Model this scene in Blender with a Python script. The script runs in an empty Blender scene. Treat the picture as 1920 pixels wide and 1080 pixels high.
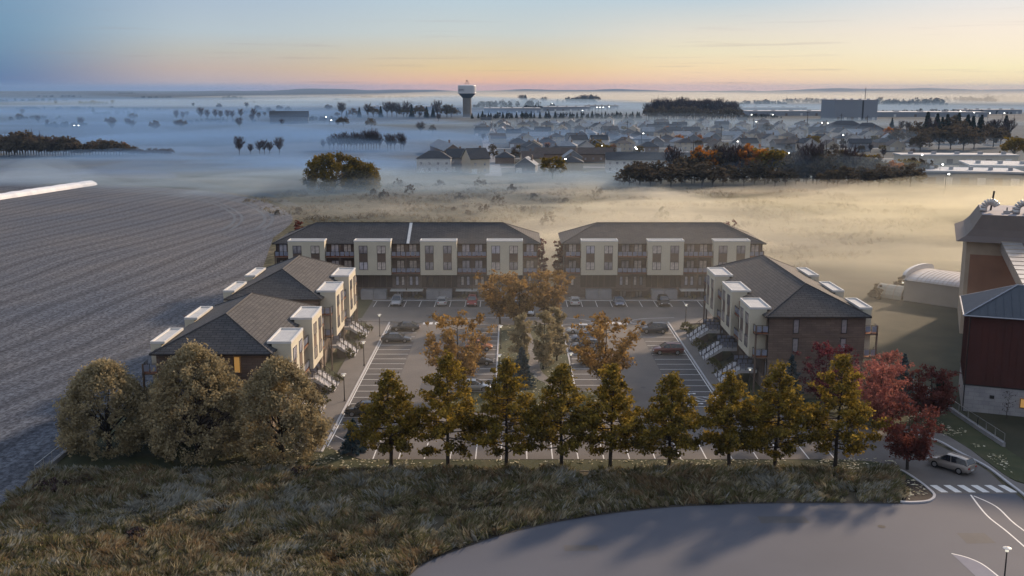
import bpy, math, random
import numpy as np
from mathutils import Vector, Matrix
S = bpy.context.scene
C = S.collection
R = random.Random(7)
NP = np.random.default_rng(11)
PI = math.pi
rad = math.radians

# ------------------------------------------------------------------ camera geometry
F, H = 1950.0, 39.05
TH = math.atan(375 / F)

def G(x, y, z=0.0):
    """surveyed spot on the level z that the photograph shows at pixel x, y"""
    dx = (x - 960) / F; dz = -(y - 540) / F
    fy = math.cos(TH) + dz * math.sin(TH); fz = -math.sin(TH) + dz * math.cos(TH)
    t = (z - H) / fz
    return (dx * t, fy * t)

def HZ(x, y, Y):
    dx = (x - 960) / F; dz = -(y - 540) / F
    fy = math.cos(TH) + dz * math.sin(TH); fz = -math.sin(TH) + dz * math.cos(TH)
    t = Y / fy
    return (dx * t, H + fz * t)

cam = bpy.data.objects.new('camera', bpy.data.cameras.new('camera'))
C.objects.link(cam)
cam.location = (0, 0, H)
cam.rotation_euler = (PI / 2 - TH, 0, 0)
cam.data.sensor_width = 36
cam.data.lens = 36 * F / 1920
cam.data.clip_end = 40000
cam.data.clip_start = 0.5
S.camera = cam

# ------------------------------------------------------------------ materials
def s2l(c):
    return tuple(((v / 255) / 12.92 if v <= 10 else (((v / 255) + .055) / 1.055) ** 2.4) for v in c)

MATS = {}
def new_mat(name):
    m = bpy.data.materials.new(name); m.use_nodes = True
    MATS[name] = m
    return m, m.node_tree.nodes, m.node_tree.links

def ramp(nodes, stops, interp='LINEAR'):
    r = nodes.new('ShaderNodeValToRGB'); cr = r.color_ramp; cr.interpolation = interp
    while len(cr.elements) < len(stops): cr.elements.new(0.5)
    for e, (p, c) in zip(cr.elements, stops):
        e.position = p; e.color = (*c, 1)
    return r

def mat(name, c1, c2=None, scale=1.0, rough=.8, bump=0.0, bscale=None, metal=0.0, spec=.4, detail=4, coat=0.0, stretch=None, c3=None):
    """principled surface mottled between its colours"""
    m, n, l = new_mat(name)
    b = n['Principled BSDF']
    b.inputs['Roughness'].default_value = rough
    b.inputs['Metallic'].default_value = metal
    b.inputs['Specular IOR Level'].default_value = spec
    b.inputs['Coat Weight'].default_value = coat
    if c2 is None:
        c2 = tuple(v * .85 for v in c1)
    tc = n.new('ShaderNodeTexCoord'); mp = n.new('ShaderNodeMapping')
    l.new(tc.outputs['Object'], mp.inputs[0])
    if stretch: mp.inputs['Scale'].default_value = stretch
    nz = n.new('ShaderNodeTexNoise'); nz.inputs['Scale'].default_value = scale; nz.inputs['Detail'].default_value = detail
    l.new(mp.outputs[0], nz.inputs['Vector'])
    st = [(.3, c1), (.7, c2)] if c3 is None else [(.28, c1), (.5, c2), (.72, c3)]
    r = ramp(n, st)
    l.new(nz.outputs['Fac'], r.inputs[0]); l.new(r.outputs[0], b.inputs['Base Color'])
    if bump:
        nb = n.new('ShaderNodeTexNoise'); nb.inputs['Scale'].default_value = bscale or scale * 4; nb.inputs['Detail'].default_value = 3
        l.new(mp.outputs[0], nb.inputs['Vector'])
        bu = n.new('ShaderNodeBump'); bu.inputs['Strength'].default_value = bump; bu.inputs['Distance'].default_value = .1
        l.new(nb.outputs['Fac'], bu.inputs['Height']); l.new(bu.outputs[0], b.inputs['Normal'])
    return m

def brick_mat(name, c1, c2, mortar, bw, bh, uv=False, rough=.85, bump=.5, msize=.02):
    m, n, l = new_mat(name)
    b = n['Principled BSDF']; b.inputs['Roughness'].default_value = rough
    tc = n.new('ShaderNodeTexCoord'); mp = n.new('ShaderNodeMapping')
    l.new(tc.outputs['UV'], mp.inputs[0])
    br = n.new('ShaderNodeTexBrick')
    br.inputs['Scale'].default_value = 1; br.inputs['Brick Width'].default_value = bw; br.inputs['Row Height'].default_value = bh
    br.inputs['Mortar Size'].default_value = msize; br.inputs['Mortar Smooth'].default_value = .3
    br.inputs['Color1'].default_value = (*c1, 1); br.inputs['Color2'].default_value = (*c2, 1); br.inputs['Mortar'].default_value = (*mortar, 1)
    l.new(mp.outputs[0], br.inputs['Vector'])
    nz = n.new('ShaderNodeTexNoise'); nz.inputs['Scale'].default_value = .6; nz.inputs['Detail'].default_value = 5
    l.new(mp.outputs[0], nz.inputs['Vector'])
    mx = n.new('ShaderNodeMix'); mx.data_type = 'RGBA'; mx.blend_type = 'MULTIPLY'; mx.inputs[0].default_value = .6
    rr = ramp(n, [(.3, (.65, .65, .65)), (.7, (1.15, 1.12, 1.08))])
    l.new(nz.outputs['Fac'], rr.inputs[0])
    l.new(br.outputs['Color'], mx.inputs[6]); l.new(rr.outputs[0], mx.inputs[7]); l.new(mx.outputs[2], b.inputs['Base Color'])
    bu = n.new('ShaderNodeBump'); bu.inputs['Strength'].default_value = bump; bu.inputs['Distance'].default_value = .05; bu.invert = True
    l.new(br.outputs['Fac'], bu.inputs['Height']); l.new(bu.outputs[0], b.inputs['Normal'])
    return m

def leaf_mat(name, cols, trans=.35, clump=.45):
    """foliage: every leaf its own tint, whole clumps lean one way or the other"""
    m, n, l = new_mat(name)
    n.remove(n['Principled BSDF']); out = n['Material Output']
    ge = n.new('ShaderNodeNewGeometry'); tc = n.new('ShaderNodeTexCoord')
    nz = n.new('ShaderNodeTexNoise'); nz.inputs['Scale'].default_value = clump; nz.inputs['Detail'].default_value = 2
    l.new(tc.outputs['Object'], nz.inputs['Vector'])
    mr = n.new('ShaderNodeMapRange'); mr.inputs[1].default_value = .3; mr.inputs[2].default_value = .7
    l.new(nz.outputs['Fac'], mr.inputs[0])
    ad = n.new('ShaderNodeMath'); ad.operation = 'MULTIPLY_ADD'; ad.inputs[1].default_value = .5
    l.new(ge.outputs['Random Per Island'], ad.inputs[0])
    h = n.new('ShaderNodeMath'); h.operation = 'MULTIPLY'; h.inputs[1].default_value = .5
    l.new(mr.outputs[0], h.inputs[0]); l.new(h.outputs[0], ad.inputs[2])
    k = len(cols)
    r = ramp(n, [(i / max(1, k - 1), c) for i, c in enumerate(cols)])
    l.new(ad.outputs[0], r.inputs[0])
    d = n.new('ShaderNodeBsdfDiffuse'); t = n.new('ShaderNodeBsdfTranslucent'); mx = n.new('ShaderNodeMixShader'); mx.inputs[0].default_value = trans
    l.new(r.outputs[0], d.inputs[0]); l.new(r.outputs[0], t.inputs[0])
    l.new(d.outputs[0], mx.inputs[1]); l.new(t.outputs[0], mx.inputs[2]); l.new(mx.outputs[0], out.inputs[0])
    return m

def emit_mat(name, c, s):
    m, n, l = new_mat(name)
    b = n['Principled BSDF']
    b.inputs['Base Color'].default_value = (*c, 1)
    b.inputs['Emission Color'].default_value = (*c, 1); b.inputs['Emission Strength'].default_value = s
    return m

def glass_mat(name, c, c2, rough=.08, scale=.7):
    m = mat(name, c, c2, scale=scale, rough=rough, spec=.8)
    return m

M = {}
M['roof'] = brick_mat('asphalt_shingle', (.060, .060, .066), (.085, .083, .086), (.022, .022, .025), 1.0, .42, msize=.045, bump=.8)
M['brown'] = brick_mat('brown_brick', (.205, .150, .125), (.16, .118, .10), (.105, .082, .07), 1.2, .3, msize=.02)
M['lower'] = brick_mat('grey_brown_stone', (.26, .21, .185), (.21, .165, .14), (.12, .10, .09), .9, .3)
M['cream'] = mat('cream_panel', (.66, .62, .50), (.60, .565, .455), scale=.5, rough=.75)
M['white'] = mat('white_trim', (.72, .72, .70), (.64, .64, .63), rough=.5)
M['membrane'] = mat('roof_membrane', (.55, .56, .56), (.45, .46, .47), scale=.8, rough=.6)
M['panelbrown'] = mat('brown_panel', (.17, .125, .10), (.145, .105, .085), scale=2)
M['darkpanel'] = mat('dark_panel', (.11, .08, .066), (.08, .06, .05), scale=2, stretch=(3, 3, .1))
M['darkmetal'] = mat('dark_metal', (.035, .033, .035), rough=.45, metal=.3)
M['wood'] = mat('orange_cedar_decking', (.42, .14, .04), (.30, .09, .03), scale=6, rough=.6, stretch=(1, 8, 1))
M['concrete'] = mat('concrete', (.36, .36, .38), (.28, .28, .30), scale=.8, rough=.9, bump=.2)
M['steptread'] = mat('pale_step', (.62, .62, .64), (.5, .5, .53), scale=1.5, rough=.8)
M['glass'] = glass_mat('window_glass', (.10, .10, .13), (.55, .52, .53))
M['glassblue'] = glass_mat('blinds_behind_glass', (.40, .41, .50), (.72, .70, .75), scale=1.4)
M['curtain'] = glass_mat('curtained_glass', (.80, .74, .68), (.45, .40, .38), scale=1.8, rough=.15)
M['litwin'] = emit_mat('lamplit_window', (.8, .42, .12), .28)
M['litwhite'] = emit_mat('lamplit_room', (1.0, .93, .78), .9)
M['railglass'] = mat('frosted_rail_panel', (.30, .33, .42), (.22, .24, .32), rough=.2, spec=.7)
M['bark'] = mat('bark', (.055, .042, .034), (.035, .028, .024), scale=4, rough=.95, bump=.5)
M['greybark'] = mat('grey_bark', (.09, .075, .07), (.06, .05, .048), scale=4, rough=.95)
M['tyre'] = mat('tyre_rubber', (.015, .015, .016), rough=.9)
M['rim'] = mat('alloy_rim', (.45, .45, .47), rough=.35, metal=.8)
M['carglass'] = mat('car_glass', (.02, .023, .03), (.03, .035, .045), rough=.05, spec=1.0)
M['headlight'] = mat('headlight_lens', (.75, .77, .8), rough=.1, spec=.9)
M['taillight'] = mat('taillight_lens', (.35, .02, .015), rough=.15, spec=.8)
M['plate'] = mat('number_plate', (.7, .7, .72), rough=.4)
M['lampglow'] = emit_mat('lit_lamp_lens', (1.0, .93, .75), .7)
M['farglow'] = emit_mat('lit_street_light', (1.0, .97, .88), 14.0)
M['bluecone'] = mat('navy_tank_paint', (.018, .035, .07), rough=.5)
M['tankwhite'] = mat('white_tank_paint', (.62, .63, .66), rough=.5)
M['tankstem'] = mat('buff_concrete_stem', (.22, .20, .18), (.18, .165, .15), scale=.2)
M['barnred'] = mat('dark_red_cladding', (.085, .026, .021), (.062, .020, .017), scale=.8, rough=.7, stretch=(1, 1, .2))
M['barnwhite'] = brick_mat('whitewashed_block', (.40, .40, .42), (.33, .33, .36), (.26, .26, .28), 1.2, .5)
M['metalroof'] = mat('blue_grey_standing_seam', (.05, .06, .075), (.06, .07, .085), rough=.35, metal=.5)
M['seam'] = mat('roof_seam', (.35, .37, .42), rough=.3, metal=.6)
M['millwall'] = mat('tan_mill_render', (.36, .20, .13), (.25, .14, .095), scale=.25, rough=.8)
M['millpale'] = mat('pale_mill_band', (.46, .38, .29), (.38, .31, .24), scale=.5)
M['millroof'] = mat('brown_mill_roofing', (.14, .11, .095), (.11, .088, .078), scale=.6, rough=.6)
M['galv'] = mat('galvanised_sheet', (.55, .54, .53), (.42, .41, .41), scale=.7, rough=.28, metal=.6, stretch=(1, 1, 1))
M['plastic'] = mat('white_silage_plastic', (.78, .80, .83), (.70, .73, .78), rough=.35)

def paint(name, c, metal=.3):
    return mat(name, c, tuple(v * .96 for v in c), rough=.28, metal=metal, coat=.6, spec=.6)

# ------------------------------------------------------------------ mesh building
class MB:
    def __init__(s): s.v = []; s.f = []; s.m = []; s.uv = {}
    def face(s, pts, mi=0, uv=None):
        b = len(s.v); s.v += [tuple(p) for p in pts]; s.f.append(tuple(range(b, b + len(pts)))); s.m.append(mi)
        if uv: s.uv[len(s.f) - 1] = uv
    def box(s, x0, x1, y0, y1, z0, z1, mi=0):
        b = len(s.v)
        s.v += [(x0, y0, z0), (x1, y0, z0), (x1, y1, z0), (x0, y1, z0), (x0, y0, z1), (x1, y0, z1), (x1, y1, z1), (x0, y1, z1)]
        lx, ly, lz = x1 - x0, y1 - y0, z1 - z0
        for f, a in (((0, 3, 2, 1), 0), ((4, 5, 6, 7), 0), ((0, 1, 5, 4), 1), ((2, 3, 7, 6), 1), ((1, 2, 6, 5), 2), ((3, 0, 4, 7), 2)):
            s.f.append(tuple(b + i for i in f)); s.m.append(mi)
            vv = [s.v[b + i] for i in f]
            s.uv[len(s.f) - 1] = [(p[0], p[1]) if a == 0 else ((p[0], p[2]) if a == 1 else (p[1], p[2])) for p in vv]
    def tube(s, p0, p1, r0, r1=None, n=6, mi=0, cap=True):
        r1 = r0 if r1 is None else r1
        p0, p1 = Vector(p0), Vector(p1); d = (p1 - p0)
        if d.length < 1e-6: return
        d.normalize(); a = d.orthogonal().normalized(); c = d.cross(a)
        b = len(s.v)
        for p, r in ((p0, r0), (p1, r1)):
            for i in range(n):
                t = 2 * PI * i / n
                s.v.append(tuple(p + a * (r * math.cos(t)) + c * (r * math.sin(t))))
        for i in range(n):
            j = (i + 1) % n
            s.f.append((b + i, b + j, b + n + j, b + n + i)); s.m.append(mi)
        if cap:
            s.f.append(tuple(b + i for i in range(n))[::-1]); s.m.append(mi)
            s.f.append(tuple(b + n + i for i in range(n))); s.m.append(mi)
    def lathe(s, prof, n=24, mi=0, c=(0, 0)):
        b = len(s.v)
        for r, z in prof:
            for i in range(n):
                t = 2 * PI * i / n
                s.v.append((c[0] + r * math.cos(t), c[1] + r * math.sin(t), z))
        for k in range(len(prof) - 1):
            for i in range(n):
                j = (i + 1) % n
                s.f.append((b + k * n + i, b + k * n + j, b + (k + 1) * n + j, b + (k + 1) * n + i)); s.m.append(mi)
    def build(s, name, mats, parent=None, smooth=False):
        me = bpy.data.meshes.new(name)
        me.from_pydata(s.v, [], s.f)
        for m in (mats if isinstance(mats, (list, tuple)) else [mats]): me.materials.append(m)
        me.polygons.foreach_set('material_index', s.m)
        if s.uv:
            ul = me.uv_layers.new(name='UVMap')
            for fi, uvs in s.uv.items():
                p = me.polygons[fi]
                for k, li in enumerate(p.loop_indices): ul.data[li].uv = uvs[k]
        if smooth: me.polygons.foreach_set('use_smooth', [True] * len(me.polygons))
        me.update()
        return link(name, me, parent)

def link(name, me, parent=None, loc=(0, 0, 0), rz=0.0):
    o = bpy.data.objects.new(name, me); C.objects.link(o)
    o.location = loc; o.rotation_euler = (0, 0, rz)
    if parent is not None: o.parent = parent
    return o

def tag(o, label=None, cat=None, group=None, kind=None):
    if label: o['label'] = label
    if cat: o['category'] = cat
    if group: o['group'] = group
    if kind: o['kind'] = kind
    return o

def thing(name, label, cat, loc=(0, 0, 0), rz=0.0, group=None):
    o = bpy.data.objects.new(name, None); C.objects.link(o)
    o.location = loc; o.rotation_euler = (0, 0, rz); o.empty_display_size = .3
    return tag(o, label, cat, group)

def kids(o): return KID.get(o.name, [])
KID = {}
def copy_tree(src, loc, rz=None, scale=None, label=None, group=None):
    ch = {}
    for o in bpy.data.objects:
        if o.parent is not None: ch.setdefault(o.parent.name, []).append(o)
    return copy_with(src, ch, loc, rz, scale, label, group)
def copy_with(src, ch, loc, rz=None, scale=None, label=None, group=None):
    r = src.copy(); C.objects.link(r); r.location = loc
    if rz is not None: r.rotation_euler = (0, 0, rz)
    if scale is not None: r.scale = (scale,) * 3 if isinstance(scale, (int, float)) else scale
    if label: r['label'] = label
    if group: r['group'] = group
    for c in ch.get(src.name, []):
        d = c.copy(); C.objects.link(d); d.parent = r
        for g in ch.get(c.name, []):
            e = g.copy(); C.objects.link(e); e.parent = d
    return r
def child_map(src):
    ch = {}
    def walk(o):
        ch[o.name] = [c for c in bpy.data.objects if c.parent == o]
        for c in ch[o.name]: walk(c)
    walk(src)
    return ch

ORD = ['first', 'second', 'third', 'fourth', 'fifth', 'sixth', 'seventh', 'eighth', 'ninth', 'tenth', 'eleventh', 'twelfth', 'thirteenth',
       'fourteenth', 'fifteenth', 'sixteenth', 'seventeenth', 'eighteenth', 'nineteenth', 'twentieth']
def nth(i):
    """i counts from 0"""
    if i < 20: return ORD[i]
    t = {2: 'twenty', 3: 'thirty', 4: 'forty', 5: 'fifty', 6: 'sixty', 7: 'seventy', 8: 'eighty', 9: 'ninety'}[(i + 1) // 10]
    if (i + 1) % 10 == 0: return t[:-1] + 'ieth'
    return t + ('-' + ORD[(i + 1) % 10 - 1] if (i + 1) % 10 else '')


def np_mesh(name, V, Fq, mats, smooth=False):
    """V (n,3) float, Fq (m,k) int -> mesh"""
    me = bpy.data.meshes.new(name)
    m, k = Fq.shape
    me.vertices.add(len(V)); me.vertices.foreach_set('co', V.astype(np.float32).ravel())
    me.loops.add(m * k); me.loops.foreach_set('vertex_index', Fq.astype(np.int32).ravel())
    me.polygons.add(m)
    me.polygons.foreach_set('loop_start', np.arange(0, m * k, k, dtype=np.int32))
    me.polygons.foreach_set('loop_total', np.full(m, k, dtype=np.int32))
    for mm in (mats if isinstance(mats, (list, tuple)) else [mats]): me.materials.append(mm)
    me.update(calc_edges=True); me.validate()
    if smooth: me.polygons.foreach_set('use_smooth', [True] * m)
    return me

def leaf_quads(P, size, jitter=.5, flat=0.0, elong=1.4):
    """a small four-cornered leaf spray at every point of P"""
    n = len(P)
    a = NP.normal(size=(n, 3)); a[:, 2] *= (1 - flat)
    a /= np.linalg.norm(a, axis=1)[:, None] + 1e-9
    b = NP.normal(size=(n, 3)); b[:, 2] *= (1 - flat)
    b -= (b * a).sum(1)[:, None] * a
    b /= np.linalg.norm(b, axis=1)[:, None] + 1e-9
    s = size * (1 + jitter * (NP.random(n) * 2 - 1))
    a = a * (s * elong * .5)[:, None]; b = b * (s * .5)[:, None]
    V = np.empty((n, 4, 3)); V[:, 0] = P - a; V[:, 1] = P - b * .9 + a * .15; V[:, 2] = P + a; V[:, 3] = P + b * .9 + a * .1
    return V.reshape(-1, 3), np.arange(n * 4).reshape(-1, 4)

# ------------------------------------------------------------------ sky, sun, air
SUN_AZ, SUN_EL = rad(40.5), rad(21.5)
SUND = Vector((math.sin(SUN_AZ) * math.cos(SUN_EL), math.cos(SUN_AZ) * math.cos(SUN_EL), math.sin(SUN_EL)))
W = bpy.data.worlds.new('World'); S.world = W; W.use_nodes = True
def build_world():
    n, l = W.node_tree.nodes, W.node_tree.links
    n.clear()
    out = n.new('ShaderNodeOutputWorld')
    tc = n.new('ShaderNodeTexCoord'); sx = n.new('ShaderNodeSeparateXYZ')
    l.new(tc.outputs['Generated'], sx.inputs[0])
    def math_(op, a, b=None, c=None):
        m = n.new('ShaderNodeMath'); m.operation = op
        for i, v in enumerate((a, b, c)):
            if v is None: continue
            if hasattr(v, 'links'): l.new(v, m.inputs[i])
            else: m.inputs[i].default_value = v
        return m.outputs[0]
    zz = math_('MULTIPLY', math_('MAXIMUM', sx.outputs[2], 0.0), 2.0)
    az = math_('ARCTAN2', sx.outputs[0], sx.outputs[1])
    P = [0, .010, .035, .065, .10, .16, .30, .8]      # position = 2 sin(elevation)
    def rr(cols):
        r = ramp(n, list(zip(P, cols))); l.new(zz, r.inputs[0]); return r.outputs[0]
    up = [(.33, .39, .51), (.33, .39, .51)]
    q = lambda *t: rr([s2l(c) for c in t] + up)
    L_ = q((80, 108, 152), (88, 115, 158), (100, 130, 165), (110, 142, 172), (116, 150, 178), (122, 155, 184))
    LM = q((142, 148, 178), (188, 172, 174), (196, 178, 168), (192, 190, 182), (184, 197, 204), (172, 190, 208))
    MM = q((236, 182, 168), (242, 188, 158), (232, 204, 156), (218, 206, 180), (204, 210, 206), (188, 206, 216))
    RR = q((246, 200, 180), (249, 208, 178), (249, 222, 180), (240, 228, 196), (230, 223, 208), (192, 209, 219))
    R2 = q((248, 214, 182), (254, 228, 184), (255, 240, 196), (254, 239, 212), (250, 237, 220), (228, 229, 230))
    def mix(c1, c2, a, b):
        mr = n.new('ShaderNodeMapRange'); mr.interpolation_type = 'SMOOTHSTEP'
        mr.inputs[1].default_value = a; mr.inputs[2].default_value = b
        l.new(az, mr.inputs[0])
        m = n.new('ShaderNodeMix'); m.data_type = 'RGBA'; l.new(mr.outputs[0], m.inputs[0])
        l.new(c1, m.inputs[6]); l.new(c2, m.inputs[7]); return m.outputs[2]
    c = mix(L_, LM, -.47, -.27); c = mix(c, MM, -.30, -.02); c = mix(c, RR, -.01, .19); c = mix(c, R2, .16, .45); BB = rr([s2l((150, 150, 165))] * 5 + [(.36, .37, .41)] * 3); c = mix(c, BB, 1.0, 2.0); c2 = n.new('ShaderNodeMix'); c2.data_type = 'RGBA'; mb_ = n.new('ShaderNodeMapRange'); mb_.inputs[1].default_value = -.75; mb_.inputs[2].default_value = -1.6; l.new(az, mb_.inputs[0]); l.new(mb_.outputs[0], c2.inputs[0]); l.new(c, c2.inputs[6]); l.new(BB, c2.inputs[7]); c = c2.outputs[2]
    # thin streaks of cloud low over the horizon
    mp = n.new('ShaderNodeMapping'); mp.inputs['Scale'].default_value = (5, 5, 170); l.new(tc.outputs['Generated'], mp.inputs[0])
    nz = n.new('ShaderNodeTexNoise'); nz.inputs['Scale'].default_value = 1.6; nz.inputs['Detail'].default_value = 3; l.new(mp.outputs[0], nz.inputs['Vector'])
    st = n.new('ShaderNodeMapRange'); st.inputs[1].default_value = .60; st.inputs[2].default_value = .78; st.inputs[4].default_value = .4
    l.new(nz.outputs['Fac'], st.inputs[0])
    band = n.new('ShaderNodeMapRange'); band.inputs[1].default_value = .16; band.inputs[2].default_value = .03; l.new(zz, band.inputs[0])
    cm = n.new('ShaderNodeMix'); cm.data_type = 'RGBA'
    l.new(math_('MULTIPLY', st.outputs[0], band.outputs[0]), cm.inputs[0]); l.new(c, cm.inputs[6]); cm.inputs[7].default_value = (.34, .24, .25, 1)
    # the physical sky, faint, and the glow round the low sun
    sky = n.new('ShaderNodeTexSky'); sky.sky_type = 'NISHITA'; sky.sun_disc = False
    sky.sun_elevation = SUN_EL; sky.sun_rotation = SUN_AZ; sky.dust_density = 2
    vm = n.new('ShaderNodeVectorMath'); vm.operation = 'DOT_PRODUCT'; l.new(tc.outputs['Generated'], vm.inputs[0]); vm.inputs[1].default_value = SUND
    gl = math_('POWER', math_('MAXIMUM', vm.outputs['Value'], 0.0), 40.0)
    bg = n.new('ShaderNodeBackground'); bg.inputs[1].default_value = 1.0; l.new(cm.outputs[2], bg.inputs[0])
    b2 = n.new('ShaderNodeBackground'); b2.inputs[0].default_value = (1.0, .62, .30, 1); l.new(math_('MULTIPLY', gl, .6), b2.inputs[1])
    b3 = n.new('ShaderNodeBackground'); l.new(sky.outputs[0], b3.inputs[0])
    lift = n.new('ShaderNodeMapRange'); lift.inputs[1].default_value = .25; lift.inputs[2].default_value = .9; lift.inputs[4].default_value = .06
    l.new(zz, lift.inputs[0]); l.new(lift.outputs[0], b3.inputs[1])
    a1 = n.new('ShaderNodeAddShader'); a2 = n.new('ShaderNodeAddShader')
    l.new(bg.outputs[0], a1.inputs[0]); l.new(b2.outputs[0], a1.inputs[1]); l.new(a1.outputs[0], a2.inputs[0]); l.new(b3.outputs[0], a2.inputs[1])
    l.new(a2.outputs[0], out.inputs[0])
build_world()
sl = bpy.data.lights.new('sun', 'SUN'); sl.energy = 4.8; sl.angle = rad(1.2); sl.color = (1.0, .74, .50)
sl.angle = rad(3.4)
so = bpy.data.objects.new('sun', sl); C.objects.link(so)
so.rotation_euler = (-SUND).to_track_quat('-Z', 'Y').to_euler(); so.location = (200, 300, 200)

S.view_settings.view_transform = 'Standard'; S.view_settings.look = 'None'
S.view_settings.exposure = 0.0; S.view_settings.gamma = 1.0
S.render.engine = 'CYCLES'
cy = S.cycles
cy.use_denoising = True
try: cy.denoiser = 'OPENIMAGEDENOISE'
except Exception: pass
cy.max_bounces = 6; cy.diffuse_bounces = 3; cy.glossy_bounces = 2; cy.transmission_bounces = 3; cy.volume_bounces = 1
cy.transparent_max_bounces = 8; cy.sample_clamp_indirect = 4; cy.use_adaptive_sampling = True; cy.adaptive_threshold = .02
cy.volume_step_rate = 1; cy.caustics_reflective = False; cy.caustics_refractive = False

def vol_mat(name, dens, col=(1, 1, 1), aniso=.5):
    m, n, l = new_mat(name); n.remove(n['Principled BSDF'])
    v = n.new('ShaderNodeVolumePrincipled'); v.inputs['Density'].default_value = dens
    v.inputs['Color'].default_value = (*col, 1); v.inputs['Anisotropy'].default_value = aniso
    l.new(v.outputs[0], n['Material Output'].inputs['Volume'])
    return m
hz = MB(); hz.box(-9500, 9500, -60, 12500, -3.5, 72)
tag(hz.build('haze', vol_mat('thin_morning_haze', 5.5e-5, (.42, .66, 1.0), -.1)), kind='stuff')

def fog_bank(cx, cy_, rx, ry, h, dens, seed, col, aniso=-.2, rot=0.0, rough=.45):
    """a low closed mound of ground mist, thickest in its middle, with a billowing top"""
    nr, na = 16, 64
    rs = np.random.default_rng(seed); ph = rs.random(12) * 6.28; fr = rs.random(12)
    V = []; Fc = []
    def top(x, y, r):
        e = max(0.0, 1 - r * r) ** .9
        w = sum(math.sin((2 + 5 * fr[k]) * x * 1.7 + (1 + 6 * fr[-k - 1]) * y * 1.7 + ph[k]) / (1.3 + k * .35) for k in range(8)) / 2.2
        return h * e * max(.12, 1 + rough * w)
    for z in (0, 1):
        for i in range(nr + 1):
            r = (i / nr) ** .8
            for j in range(na):
                t = 2 * PI * j / na
                wob = 1 + .13 * math.sin(3 * t + ph[0]) + .09 * math.sin(5 * t + ph[1]) + .05 * math.sin(9 * t + ph[2])
                x, y = r * math.cos(t), r * math.sin(t)
                V.append((x * rx * wob, y * ry * wob, -3.0 if z == 0 else -.15 + top(x, y, r)))
    m = (nr + 1) * na
    for z in (0, 1):
        for i in range(nr):
            for j in range(na):
                a, b, c, d = i * na + j, i * na + (j + 1) % na, (i + 1) * na + (j + 1) % na, (i + 1) * na + j
                q = (a, b, c, d) if z == 0 else (d, c, b, a)
                Fc.append(tuple(z * m + k for k in q))
    for j in range(na):
        Fc.append((nr * na + j, nr * na + (j + 1) % na, m + nr * na + (j + 1) % na, m + nr * na + j))
    me = bpy.data.meshes.new('fog_bank'); me.from_pydata(V, [], Fc); me.materials.append(vol_mat('ground_mist_%d' % seed, dens, col, aniso)); me.update()
    o = link('fog_bank', me, None, (cx, cy_, 0), rot)
    return tag(o, kind='stuff')

BL, GY, WM, YL = (.36, .61, 1.0), (.62, .81, 1.0), (1.0, .96, .84), (1.0, .96, .76)
FOG = [  # cx, cy, rx, ry, h, density, seed, tint, forward scattering
    (175, 335, 115, 85, 8, .009, 1, YL, .25), (70, 300, 75, 60, 6, .005, 2, YL, .2), (20, 160, 80, 62, 17, .0016, 22, WM, .35), (104, 205, 38, 58, 6, .010, 3, YL, .2),
    (-30, 400, 130, 90, 7, .0045, 4, GY, -.1), (40, 470, 150, 45, 6, .005, 5, GY, 0), (120, 412, 190, 22, 3.6, .010, 18, WM, .1),
    (-170, 515, 190, 60, 7, .0045, 6, BL, -.2), (-95, 430, 90, 50, 7, .005, 7, GY, -.2), (-260, 800, 220, 70, 10, .006, 20, BL, -.2),
    (-120, 760, 260, 130, 12, .0045, 8, BL, -.2), (-420, 900, 300, 190, 14, .0035, 9, BL, -.3),
    (140, 900, 420, 330, 11, .0013, 10, GY, -.3), (-500, 1500, 600, 240, 16, .0035, 11, BL, -.2), (-300, 2300, 800, 300, 22, .0035, 21, GY, -.1),
    (620, 1800, 700, 240, 16, .0035, 12, GY, -.1), (1500, 2900, 1200, 500, 28, .0026, 14, WM, .1), (-1500, 3000, 1000, 400, 18, .0014, 13, BL, -.2),
    (350, 3300, 1100, 500, 26, .0028, 15, WM, .1), (800, 4700, 2000, 500, 26, .0016, 16, WM, 0), (430, 430, 220, 110, 9, .009, 17, YL, .1),
    (34, 224, 84, 46, 16, .0060, 19, WM, .2),
]
_rf = random.Random(12)
for k in range(12):
    FOG.append((_rf.uniform(-10, 250), 225 + 15.5 * k + _rf.uniform(-6, 6), _rf.uniform(38, 95), _rf.uniform(9, 20), _rf.uniform(4, 9) if k < 8 else _rf.uniform(2.5, 4), _rf.uniform(.010, .026), 40 + k, YL if k < 9 else WM, .42, _rf.uniform(-.15, .15), .8))
for k in range(7):
    FOG.append((_rf.uniform(-230, -60), 420 + 26 * k + _rf.uniform(-8, 8), _rf.uniform(50, 120), _rf.uniform(10, 20), _rf.uniform(5, 9), _rf.uniform(.012, .022), 60 + k, BL if k > 2 else GY, -.2, _rf.uniform(-.15, .15), .8))
FOG += [(150, 440, 225, 34, 10, .010, 90, GY, .1, .02, .8), (-60, 395, 80, 16, 6, .012, 91, GY, 0, .1, .8), (-150, 640, 170, 26, 9, .014, 92, BL, -.2, -.05, .8), (-330, 1150, 300, 50, 12, .010, 93, BL, -.2, .03, .8), (250, 1120, 420, 60, 9, .004, 94, GY, 0, .0, .8)]
for k in range(6):
    FOG.append((_rf.uniform(-70, 60), 232 + 22 * k, _rf.uniform(30, 60), _rf.uniform(8, 14), _rf.uniform(3, 6), _rf.uniform(.006, .012), 70 + k, WM, .2, _rf.uniform(-.2, .2), .8))
for a in FOG: fog_bank(*a)

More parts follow.
